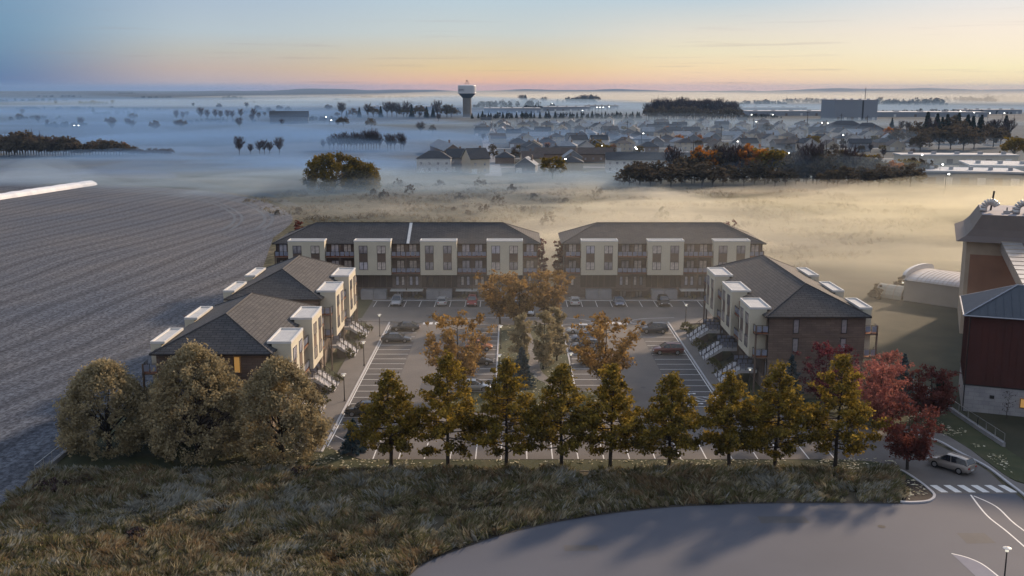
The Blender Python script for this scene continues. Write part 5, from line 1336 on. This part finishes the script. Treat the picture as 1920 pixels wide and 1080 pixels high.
combos = [('hip', 12, 10, 3.2, 3.0, 'tan', 'dark', dict(hip=True)), ('hip', 14, 10, 3.0, 2.8, 'grey', 'frosty', dict(hip=True)), ('gabled', 9, 11, 5.4, 3.0, 'white', 'dark', dict(gable_front=True)), ('gabled', 10, 11, 3.4, 3.4, 'cream', 'brown', dict(gable_front=True)),
          ('gabled', 14, 8.5, 3.0, 2.8, 'white', 'frosty', {}), ('gabled', 13, 9, 5.2, 2.6, 'grey', 'dark', {}), ('gabled', 9.5, 10, 3.6, 3.6, 'grey', 'frosty', dict(gable_front=True)), ('hip', 11, 11, 5.0, 2.8, 'cream', 'dark', dict(hip=True))]
for i, (kind, w, d, h, rs_, wl, rf_, kw) in enumerate(combos):
    T = thing('house', '', 'house', (0, 0, 0)); house_mesh(T, w, d, h, rs_, wl, rf_, nwin=3, **kw); HP.append([T, child_map(T), '%s %s house, %s roof' % (wl, kind.replace('hip', 'hip roofed') if False else kind.replace('hip', 'hipped'), rf_), False])
rows = [(322, 985, 1135, 62), (306, 935, 1130, 56), (292, 985, 1145, 54), (283, 1000, 1690, 50), (275, 960, 1720, 46), (268, 930, 1730, 43), (261, 915, 1700, 41), (255, 905, 1700, 38), (249, 900, 1640, 36), (244, 895, 1590, 34), (239, 890, 1560, 33), (235, 905, 1430, 32)]
rg = random.Random(21)
for ri, (py, xa, xb, st_) in enumerate(rows):
    px = xa + rg.uniform(0, 15); k = 0
    while px < xb:
        hp = rg.choice(HP); jy = rg.uniform(-1.5, 1.5); x, y = G(px, py + jy); rz = rg.choice([0, 0, .25, -.2, PI / 2, PI / 2 + .2, -.1]) + rg.uniform(-.06, .06)
        lb = '%s, %s from left in the %s suburb row beyond the meadow' % (hp[2], nth(k), nth(ri))
        if not hp[3]: o = hp[0]; o.location = (x, y, 0); o.rotation_euler = (0, 0, rz); o['label'] = lb; o['group'] = 'suburban houses in the mist'; hp[3] = True
        else: copy_with(hp[0], hp[1], (x, y, 0), rz, None, lb, 'suburban houses in the mist')
        px += st_ * rg.uniform(.82, 1.35); k += 1
def special(name, label, cat, px, py, w, d, h, rise, wall, roof, rz=0.0, nwin=3, **kw):
    x, y = G(px, py); T = thing(name, label, cat, (x, y, 0), rz); house_mesh(T, w, d, h, rise, wall, roof, nwin=nwin, **kw); return T
special('house', 'wide two storey white house with dark hipped roof, at the meadow end of the suburb', 'house', 815, 322, 16, 11, 6.6, 3.4, 'white', 'dark', 0, 4, hip=True)
special('house', 'narrow grey two storey house between the wide hipped one and the sunlit gabled one', 'house', 855, 320, 8.5, 11, 6.6, 4.0, 'grey', 'dark', .18, 2)
special('house', 'tall cream gabled house with sunlit end wall at the corner of the suburb', 'house', 892, 324, 9.5, 11, 7.0, 4.6, 'cream', 'dark', .42, 2)
special('terrace', 'long white two storey terrace with dark roof and a row of small windows', 'terrace', 1215, 322, 40, 11, 6.2, 3.0, 'white', 'dark', rad(-2), 12, garage=False)
special('terrace', 'long low brown roofed terrace behind the orange tree in the near suburb', 'terrace', 1075, 302, 42, 10, 4.2, 3.2, 'tan', 'brown', rad(-1), 10, garage=False)
special('terrace', 'frosty roofed terrace running away from the white corner houses toward the water tower', 'terrace', 835, 291, 10, 60, 4.5, 3.6, 'tan', 'frosty', rad(12), 3, gable_front=True)
special('farm_shed', 'dark long farm barn alone in the misty fields', 'barn', 543, 232, 42, 16, 8, 6, 'grey', 'dark', rad(10), 2, garage=False)
special('hall', 'large dark hipped building in front of the grey factory block', 'building', 1583, 250, 34, 20, 5, 6, 'grey', 'dark', 0, 4, hip=True, garage=False)
special('hall', 'smaller dark hipped building joined right of the large dark one', 'building', 1625, 252, 26, 18, 4, 6, 'grey', 'dark', 0, 3, hip=True, garage=False)
def flat_block(name, label, px, py, w, d, h, wm, rm, rz=0.0, extra=None):
    x, y = G(px, py); T = thing(name, label, 'warehouse', (x, y, 0), rz)
    b = MB(); b.box(-w / 2, w / 2, -d / 2, d / 2, -.2, h); b.build('wall', wm, T)
    r = MB(); r.box(-w / 2 - .4, w / 2 + .4, -d / 2 - .4, d / 2 + .4, h + .003, h + .7); r.build('roof', rm, T)
    for k in range(5):
        q = MB(); xx = -w / 2 + w * (k + .5) / 5; q.box(xx - w * .02, xx + w * .02, -d * .2, -d * .12, h + .703, h + 2.1); q.build('roof_unit', M['concrete'], T)
    for k in range(6):
        q = MB(); xx = -w / 2 + w * (k + .5) / 6; q.box(xx - 1.6, xx + 1.6, -d / 2 - .12, -d / 2 - .02, 0.0, min(3.4, h * .6)); q.build('loading_door', M['white'] if k % 2 else M['panelbrown'], T)
    return T
fw = mat('factory_cladding', (.24, .26, .30), (.28, .30, .34), scale=.02); fr = mat('frosty_flat_roof', (.55, .56, .58), (.42, .44, .47), scale=.05)
T = flat_block('factory', 'tall windowless grey factory block with roof vents', 1590, 224, 52, 60, 24, fw, fw)
q = MB(); q.box(7, 9, -30.3, -30.02, 0, 24); q.build('dark_joint', M['darkmetal'], T)
x, y = G(1627, 222); T = thing('radio_mast', 'thin lattice mast behind the right edge of the grey factory block', 'mast', (x + 5, y + 30, 0)); q = MB()
for a in (0, 2.1, 4.2): q.tube((1.3 * math.cos(a), 1.3 * math.sin(a), 0), (.2 * math.cos(a), .2 * math.sin(a), 40), .22, .16, 4)
q.build('mast_lattice', M['darkmetal'], T)
for (lb, px, py, w, d, h, rz) in (('pale flat warehouse left of the water tower behind the trees', 760, 207, 120, 50, 7, 0), ('white roofed warehouse close right of the water tower', 960, 211, 90, 50, 7, .02), ('long low warehouse beyond the conifer belt with lit yard', 1062, 208, 80, 40, 7, 0),
                                    ('low warehouse with three lit windows beyond the conifer belt', 1128, 205, 60, 30, 7, 0), ('long low factory wing left of the grey block', 1480, 216, 130, 50, 6, 0), ('long low factory wing right of the grey block', 1720, 218, 170, 60, 6, 0), ('far white roofed sheds right of the dark wood', 1440, 208, 120, 50, 6, 0), ('pale low shed in the far industrial strip at the right', 1850, 213, 90, 40, 6, 0)):
    flat_block('warehouse', lb, px, py, w, d, h, fw, fr, rz)
flat_block('warehouse', 'low ribbed commercial building with bright wall lamp at the meadow edge', 1815, 343, 38, 22, 5, wallc['grey'], fr, rad(-14))
flat_block('warehouse', 'broad pale flat roofed building behind the one with the wall lamp', 1910, 330, 46, 30, 5, wallc['tan'], fr, rad(-14))
flat_block('warehouse', 'long white roofed school like building below the conifers', 1790, 305, 60, 14, 4, wallc['cream'], fr, rad(-4))

# water tower
x, y = G(876, 219); T = thing('water_tower', 'white and navy water tower on a broad buff stem above the mist', 'water tower', (x, y, 0))
q = MB(); q.lathe([(6.3, -1), (6.0, 2), (6.0, 25.5), (6.2, 26.2)], 40, 0); q.build('stem', M['tankstem'], T, True)
q = MB(); q.lathe([(6.2, 25.6), (12.0, 31.6)], 40); q.build('cone', M['bluecone'], T, True)
q = MB(); q.lathe([(12.0, 31.6), (12.7, 31.7), (12.9, 32.1), (12.6, 32.8), (12.55, 41.6), (12.1, 42.6), (6, 43.3), (0, 43.4)], 40); tank = q.build('tank', M['tankwhite'], T)
q = MB()
for a in range(0, 360, 60):
    c_, s_ = math.cos(rad(a)), math.sin(rad(a)); q.tube((3 * c_, 3 * s_, 43.2), (3 * c_, 3 * s_, 45.6), .14, None, 4); q.tube((3 * c_, 3 * s_, 45.6), (1 * c_, 1 * s_, 48.4), .14, None, 4)
q.lathe([(3.0, 45.5), (3.0, 45.8)], 14); q.lathe([(1.3, 48), (1.5, 49.2), (.3, 49.6)], 12); q.build('antenna_crown', mat('rusty_antenna', (.32, .17, .11), (.25, .13, .09)), T)
tx = bpy.data.curves.new('tank_lettering', 'FONT'); tx.body = 'giora'; tx.size = 4.4; tx.extrude = .05; tx.align_x = 'CENTER'
to = bpy.data.objects.new('tmp', tx); C.objects.link(to)
dg = bpy.context.evaluated_depsgraph_get(); me = bpy.data.meshes.new_from_object(to.evaluated_get(dg)); bpy.data.objects.remove(to)
a0 = rad(-90 - 38)
for v in me.vertices:
    an = a0 + v.co.x / 12.7; rr_ = 12.72 + v.co.z; z_ = v.co.y + 35.6; v.co = (rr_ * math.cos(an), rr_ * math.sin(an), z_)
me.materials.clear(); me.materials.append(M['bluecone']); link('lettering', me, tank)

# ------------------------------------------------------------------ far trees
def proto_tree(name, mk, lm_, bark):
    T = thing(name, '', 'tree'); mb, (V, Fq) = mk; link('crown', np_mesh('crown', V, Fq, lm_), T); mb.build('trunk', bark, T); return [T, child_map(T), False]
def bare_mk(Ht, Rm, seed, n=34, tw=14, w=.16):
    """leafless tree: forked limbs ending in a haze of fine twigs"""
    rs = np.random.default_rng(seed); mb = MB(); mb.tube((0, 0, 0), (0, 0, Ht * .75), .34, .10, 5, cap=False); Vt = []
    for k in range(n):
        t = (k + rs.random()) / n; a = k * 2.4; z = Ht * (.22 + .5 * t); ln = Rm * (1 - abs(t - .45) * .9) * rs.uniform(.7, 1.1)
        tip = Vector((math.cos(a) * ln, math.sin(a) * ln, min(Ht, z + Ht * .30 * rs.uniform(.6, 1.2)))); mb.tube((0, 0, z), tip, .12, .03, 3, cap=False)
        for j in range(tw):
            u = .3 + .7 * rs.random(); p = np.array([tip.x * u, tip.y * u, z + (tip.z - z) * u]); d = rs.normal(size=3) * .55; d[2] = abs(d[2]) + .5; d *= rs.uniform(.8, 2.2); s = np.array([-d[1], d[0], 0]); s = s / (np.linalg.norm(s) + 1e-6) * w * .5
            Vt.append([p - s, p + s, p + d + s * .3, p + d - s * .3])
    V = np.array(Vt).reshape(-1, 3); return mb, (V, np.arange(len(V)).reshape(-1, 4))
def far_dome(Ht, R_, seed, n=900, size=.8): 
    return dome_tree(Ht, R_, n, seed, size, 50, .3, Ht * .16)
Pb = [proto_tree('bare_tree', bare_mk(13 + i, 4.2 + .5 * i, 40 + i, w=.30), L_bare, M['greybark']) for i in range(3)]
Pd = [proto_tree('broad_tree', far_dome(11 + i * 2, 5 + i, 50 + i, 1100, .75), L_dim, M['bark']) for i in range(2)]
Pa = [proto_tree('amber_tree', far_dome(10, 4.2, 60, 1000, .7), L_amber, M['bark'])]
Po = [proto_tree('ochre_tree', far_dome(11, 4.8, 61, 1000, .7), L_ochre, M['bark'])]
Pc = [proto_tree('spruce_tree', conifer(17 + 2 * i, 4.2, 70 + i, 1500, 1.0, .3), L_green, M['bark']) for i in range(2)]
NTR = {}
def far_tree(P_, px, py, top, label, group, wide=1.0):
    """stand a far tree with its foot at px, py and its tip reaching pixel row top"""
    x, y = G(px, py); z = HZ(px, top, y)[1]
    pr = rg.choice(P_); T = pr[0]; key = T.name
    hts = {'bare_tree': (13, 14, 15), 'broad_tree': (11, 13), 'amber_tree': (10,), 'ochre_tree': (11,), 'spruce_tree': (17, 19)}[key.split('.')[0]]
    h0 = hts[P_.index(pr)]; s = max(.3, z / h0); sc = (s * wide, s * wide, s); rz = rg.uniform(0, 6)
    if not pr[2]: T.location = (x, y, 0); T.rotation_euler = (0, 0, rz); T.scale = sc; T['label'] = label; T['group'] = group; pr[2] = True; return T
    return copy_with(T, pr[1], (x, y, 0), rz, sc, label, group)
def tree_row(P_, spots, lab, group, wide=1.0):
    for i, (px, py, top) in enumerate(sorted(spots)): far_tree(P_, px, py, top, lab % nth(i), group, wide)
# bare poplars on the misty rise, left of the suburb
xs = [606, 618, 626, 634, 640, 646, 652, 658, 664, 669, 675, 680, 686, 691, 696, 701, 706, 712, 727, 733, 740, 752, 757]; tops = [262, 256, 252, 250, 255, 248, 252, 254, 247, 251, 249, 253, 244, 248, 246, 243, 247, 252, 250, 254, 251, 249, 256]
tree_row(Pb, [(x, 282, t) for x, t in zip(xs, tops)], 'bare tree, %s from left in the misty row left of the suburb', 'bare tree row in the mist', .9)
tree_row(Pb, [(331, 226, 207), (343, 226, 209), (377, 226, 201), (389, 226, 206), (404, 225, 205), (414, 226, 207), (427, 225, 206), (436, 226, 207), (452, 224, 204), (476, 224, 203), (473, 232, 214)], 'bare tree, %s from left in the far hedgerow left of the barn', 'far hedgerow trees')
far_tree(Pd, 290, 247, 225, 'lone dark round tree in the misty field on the left', 'lone trees')
far_tree(Pb, 789, 252, 229, 'lone bare round tree on the mist between wood and suburb', 'lone trees', 1.5)
far_tree(Pd, 811, 250, 234, 'small reddish tree just right of the lone bare tree', 'lone trees')
xs = [487, 500, 512, 449, 523]; tree_row(Pb, [(449, 292, 256), (487, 290, 264), (496, 290, 262), (506, 290, 266), (524, 290, 258), (470, 290, 270)], 'ghostly bare tree, %s from left in the copse before the golden tree', 'misty copse', 1.1)
for i, (px, t, P_) in enumerate(sorted([(641, 192, Pb), (662, 203, Pd), (674, 201, Pc), (690, 194, Pb), (700, 199, Pd), (714, 199, Pc), (726, 190, Pb), (735, 192, Pb), (744, 193, Pb), (757, 200, Pd), (763, 191, Pb), (772, 196, Pc), (786, 197, Pd), (800, 200, Pc), (812, 199, Pc), (820, 189, Pb), (838, 196, Pd), (846, 197, Pd), (650, 208, Pc), (633, 210, Pd)], key=lambda q: q[0])):
    far_tree(P_, px, 220, t, 'wood edge tree left of the water tower, %s from left' % nth(i), 'wood edge by the water tower', 1.2)
for i, px in enumerate(range(886, 1206, 9)):
    far_tree(Pc, px + rg.uniform(-3, 3), 222 + rg.uniform(-.5, .5), 210 + rg.uniform(-2, 2.5), 'low conifer, %s from left in the shelter belt by the water tower' % nth(i), 'conifer shelter belt', 1.25)
for i in range(34):
    px = 1212 + i * 5.1; far_tree(Pb, px, 224 + rg.uniform(-1.5, .5), 186 + rg.uniform(-3, 5) + (6 if i > 27 else 0) + (5 if i < 3 else 0), 'tall bare tree, %s from left in the dense dark wood' % nth(i), 'dense dark wood', .95)
for i, px in enumerate(range(1216, 1390, 12)):
    far_tree(Pd, px, 226, 202 + rg.uniform(-4, 4), 'brushy tree, %s from left at the foot of the dense dark wood' % nth(i), 'undergrowth trees of the dark wood', 1.0)
cf = [(1672, 243, 221, Pc), (1690, 248, 226, Pb), (1702, 250, 228, Pb), (1737, 262, 211, Pc), (1755, 262, 214, Pc), (1774, 262, 215, Pc), (1790, 262, 216, Pd), (1812, 266, 216, Pc), (1822, 266, 218, Pc), (1834, 266, 221, Pc), (1855, 262, 226, Pb), (1866, 262, 224, Pb), (1884, 258, 217, Pc), (1725, 285, 247, Pd), (1903, 290, 257, Pd), (1668, 262, 238, Pa), (1720, 262, 228, Pd), (1800, 268, 226, Pd), (1845, 266, 232, Pd), (1680, 270, 240, Pd), (1712, 268, 238, Pd), (1742, 276, 238, Pd), (1760, 280, 236, Pd), (1782, 280, 236, Pd), (1806, 282, 238, Pd), (1826, 280, 240, Pd), (1862, 276, 240, Pd), (1795, 262, 212, Pc), (1765, 258, 220, Pc), (1876, 270, 238, Pd), (1745, 264, 224, Pb), (1838, 262, 216, Pc), (1890, 264, 222, Pb), (1656, 258, 240, Pb)]
for i, (px, py, t, P_) in enumerate(sorted(cf, key=lambda q: q[0])): far_tree(P_, px, py, t, 'dark tree of the evergreen group beyond the mill, %s from left' % nth(i), 'evergreen group right of the factory', 1.15)
am = [(1250, 252, 236, Pa), (1272, 271, 252, Pa), (1222, 251, 241, Po), (1280, 239, 230, Pd), (1021, 272, 258, Pa), (1031, 270, 256, Pd), (1145, 248, 241, Pa), (1117, 285, 258, Po), (1128, 300, 266, Po), (1036, 335, 288, Po), (1336, 262, 248, Pa), (1310, 268, 252, Pa), (1523, 278, 250, Po), (1440, 250, 230, Pd), (1640, 268, 252, Po)] + [(rg.uniform(905, 1720), 0, 0, rg.choice([Pb, Pb, Pd, Pd, Pa, Po])) for _ in range(95)]
am = [(a_, b_, c_, d_) if b_ else (a_, (q_ := rg.uniform(238, 300)), q_ - rg.uniform(9, 14) * (q_ - 165) / 100, d_) for a_, b_, c_, d_ in am]
for P_s, wd in (((Pb,), 'bare'), ((Pd, Pa, Po), 'leafy')):
    for i, (px, py, t, P_) in enumerate(sorted([a_ for a_ in am if any(a_[3] is p_ for p_ in P_s)], key=lambda q: q[0])): far_tree(P_, px, py, t, wd + ' garden tree among the suburb houses, %s from left' % nth(i), wd + ' garden trees of the suburb', 1.2)
for i, (px, py) in enumerate(sorted([(rg.uniform(20, 860), rg.uniform(196, 246)) for _ in range(44)])):
    far_tree(rg.choice([Pb, Pb, Pd]), px, py, py - rg.uniform(4, 8) * (py - 165) / 34 - 3, 'scattered tree in the far misty fields, %s from left' % nth(i), 'scattered trees of the far fields', 1.3)
# the dark wooded band between meadow and suburb
bd = [(1190, 340, 306, Pd), (1206, 342, 308, Pd), (1222, 342, 310, Pd), (1240, 342, 306, Pd), (1262, 340, 280, Pb), (1284, 342, 298, Pd), (1302, 342, 288, Pd), (1318, 341, 279, Pa), (1336, 341, 278, Pd), (1350, 342, 280, Pb), (1372, 341, 275, Pb), (1384, 342, 277, Pd), (1394, 341, 279, Pb), (1410, 341, 276, Pa), (1422, 342, 284, Pd), (1440, 341, 274, Po), (1456, 341, 288, Pd), (1472, 342, 292, Pb),
      (1490, 341, 290, Pd), (1507, 341, 276, Pb), (1524, 342, 274, Pb), (1540, 342, 286, Pd), (1556, 341, 296, Po), (1572, 341, 284, Pd), (1592, 341, 281, Pb), (1610, 342, 294, Pd), (1622, 341, 287, Po), (1638, 342, 296, Pd), (1656, 341, 302, Po), (1676, 342, 306, Pa), (1700, 341, 298, Po), (1718, 341, 300, Pd), (1736, 341, 304, Pd), (1900, 300, 256, Po)]
for i, (px, py, t, P_) in enumerate(bd): far_tree(P_, px, py + rg.uniform(-2, 3), t - 5, 'tree of the dark wooded band at the meadow edge, %s from left' % nth(i), 'wooded band at the meadow edge', 1.15)
for i in range(28):
    px = 1180 + i * 19.5; far_tree(Pd, px, 348 + rg.uniform(-3, 4), 312 + rg.uniform(-9, 8), 'low brushy tree before the wooded band, %s from left' % nth(i), 'brushy edge of the wooded band', 1.5)
# dark wood at the far left
for i in range(30):
    px = -8 + i * 5.1; far_tree([Pd[0], Pd[1], Pb[0], Pb[1], Pb[2]][0:2] if i % 3 else Pb, px, 292 + rg.uniform(-2, 2), (252 if 5 < i < 16 else 260) + rg.uniform(-7, 7), 'tree of the dark wood beyond the stubble field, %s from left' % nth(i), 'dark wood at the left', 1.25)
for i in range(32):
    px = 146 + i * 5.6; h_ = 285 - 22 * math.sin(min(1, (i + 5) / 28) * PI) ; far_tree(Pd if i != 15 else Pa, px, 291 + rg.uniform(-1, 2), h_ + rg.uniform(-2, 3), 'low tree of the hedge trailing into the mist, %s from left' % nth(i), 'hedge trailing into the mist', 1.3)
for i, (px, py, t) in enumerate(sorted([(240, 177, 174), (430, 187, 179), (420, 188, 181), (440, 188, 180), (552, 187, 182), (565, 187, 181), (150, 196, 189), (175, 195, 188), (210, 205, 199), (245, 222, 214), (80, 222, 216), (60, 210, 205), (630, 190, 184), (930, 196, 188), (960, 196, 186), (1000, 196, 184), (1020, 196, 182), (1045, 194, 186), (905, 200, 190), (978, 192, 178), (985, 192, 178),
                                 (1092, 192, 178), (1100, 192, 178), (1108, 192, 177), (1114, 192, 178), (1400, 200, 190), (1420, 198, 188), (1500, 192, 184), (1515, 192, 183), (1530, 192, 184), (1545, 192, 185), (1650, 194, 182), (1680, 192, 184), (1730, 192, 184), (1760, 191, 183), (1780, 190, 181), (1800, 190, 183), (1850, 186, 176), (1870, 190, 182), (1900, 188, 179)])):
    far_tree([Pd, Pb, Pc][i % 3], px, py, t, 'hazy tree far out toward the horizon, %s from left' % nth(i), 'far hazy trees', 1.9)
# large golden tree standing in the mist
x, y = G(640, 356)
def big_gold(label, x, y, h_, r_, n, sd):
    mb, _q = dome_tree(h_, r_, 60, sd, .5, 30, .5, 1.0); plant_tree('golden_tree', label, x, y, (mb, egg(h_, r_, n, sd, .5, 150, 2.0, 'blocky')), L_ochre, M['bark'])
big_gold('very large golden brown tree standing alone in the mist beyond the stubble field', G(624, 356)[0], y, 13.6, 11.3, 15000, 91)
big_gold('smaller golden tree at the right side of the very large one', G(690, 358)[0], y - 2, 9.6, 4.6, 4500, 92)
big_gold('golden bush filling the notch between the very large tree and the smaller one', G(668, 357)[0], y, 11.5, 5.6, 5500, 93)
# meadow bushes
for i, (px, py, r) in enumerate(sorted([(1027, 424, 2.2), (1030, 411, 1.8), (908, 400, 2.0), (878, 402, 1.0), (935, 385, 2.4), (1085, 400, 1.3), (1242, 413, 2.7), (1310, 414, 1.2), (1170, 348, 3.2), (860, 375, 1.8), (770, 365, 2.4), (720, 372, 2.0), (745, 352, 2.4), (825, 352, 2.2), (900, 352, 2.8), (960, 360, 2.0), (1000, 372, 1.5), (1060, 380, 1.2), (1120, 366, 2.0), (520, 402, .9), (560, 398, 1.2), (1648, 555, 1.6), (1640, 560, 1.2), (1690, 545, 1.8), (980, 398, .8), (850, 395, .8), (700, 365, 1.4)])):
    x, y = G(px, py); shrub('rough bush in the misty meadow behind the blocks, %s from left' % nth(i), x, y, r, r * 1.5, L_shrub if px in (1242, 1310) else L_dim, 'bushes in the misty meadow', 380, 0, .34)
gmat = [L_dim, leaf_mat('meadow_straw', [(.14, .12, .07), (.24, .2, .13), (.32, .28, .2)], .1, .1)]
grass('meadow_grass', smooth_pts([(-44, 216), (0, 212), (60, 216), (95, 260), (135, 330), (120, 400), (20, 432), (-60, 425), (-95, 370), (-62, 300)], 5, True), 11000, 5, 1.0, .9, gmat, 31, 0, -110, 140, 200, .5, 5.0)

for i, (px, py, t) in enumerate([(1176, 250, 226), (1412, 252, 222), (1437, 262, 232), (1513, 244, 208), (1576, 246, 213), (1625, 250, 216), (1300, 292, 262), (1352, 262, 236)]):
    x, y = G(px, py); hh = HZ(px, t, y)[1]; T = thing('utility_pole', 'wooden utility pole above the suburb roofs, %s from left' % nth(sorted([1176, 1412, 1437, 1513, 1576, 1625, 1300, 1352]).index(px)), 'utility pole', (x, y, 0), 0, 'utility poles of the suburb')
    q = MB(); q.tube((0, 0, 0), (0, 0, hh), .3, .2, 6); q.build('pole', M['bark'], T); q = MB(); q.box(-1.6, 1.6, -.12, .12, hh - 1.6, hh - 1.3); q.build('crossarm', M['bark'], T)
# street lights shining through the mist
def slamp():
    T = thing('street_light', '', 'street light'); p = MB(); p.tube((0, 0, 0), (0, 0, 7.8), .12, .09, 5); p.tube((0, 0, 7.8), (1.0, 0, 8.0), .07, None, 4); p.build('pole', M['darkmetal'], T)
    l = MB(); l.lathe([(.02, 7.7), (.34, 7.8), (.34, 8.05), (.02, 8.1)], 8, c=(1, 0)); l.build('lamp_head', M['farglow'], T); return T
sp = [(136, 250, 235), (144, 250, 235), (608, 228, 219), (618, 232, 225), (1032, 212, 194), (1116, 214, 201), (1122, 214, 201), (1128, 214, 201), (1139, 212, 200), (1089, 216, 207), (1190, 288, 279), (1125, 285, 273), (1188, 290, 276), (1056, 308, 298), (1380, 276, 265), (1415, 237, 228), (1446, 226, 215), (1542, 208, 198), (1564, 240, 231), (1538, 238, 230), (1549, 238, 231), (1578, 262, 253), (1774, 338, 326), (1763, 318, 308), (1798, 216, 208), (1853, 220, 212), (1880, 218, 212), (1823, 220, 211), (1406, 224, 215), (1203, 252, 250), (1725, 300, 290), (1475, 296, 286)]
s0 = slamp(); sc_ = child_map(s0)
for i, (px, py, t) in enumerate(sorted(sp)):
    x, y = G(px, t, 8.0)
    sz = max(1.0, y / 620); lb = 'lit street light in the mist, %s from left' % nth(i)
    o = s0 if i == 0 else copy_with(s0, sc_, (x, y, 0), None, None, lb, 'street lights of the town')
    o.location = (x, y, 0); o.scale = (sz, sz, 1); o['label'] = lb; o['group'] = 'street lights of the town'
for P_ in HP: pass
for T in [p[0] for L__ in (Pb, Pd, Pa, Po, Pc) for p in L__ if not p[2]] + [h[0] for h in HP if not h[3]]:
    for c_ in list(T.children): bpy.data.objects.remove(c_)
    bpy.data.objects.remove(T)
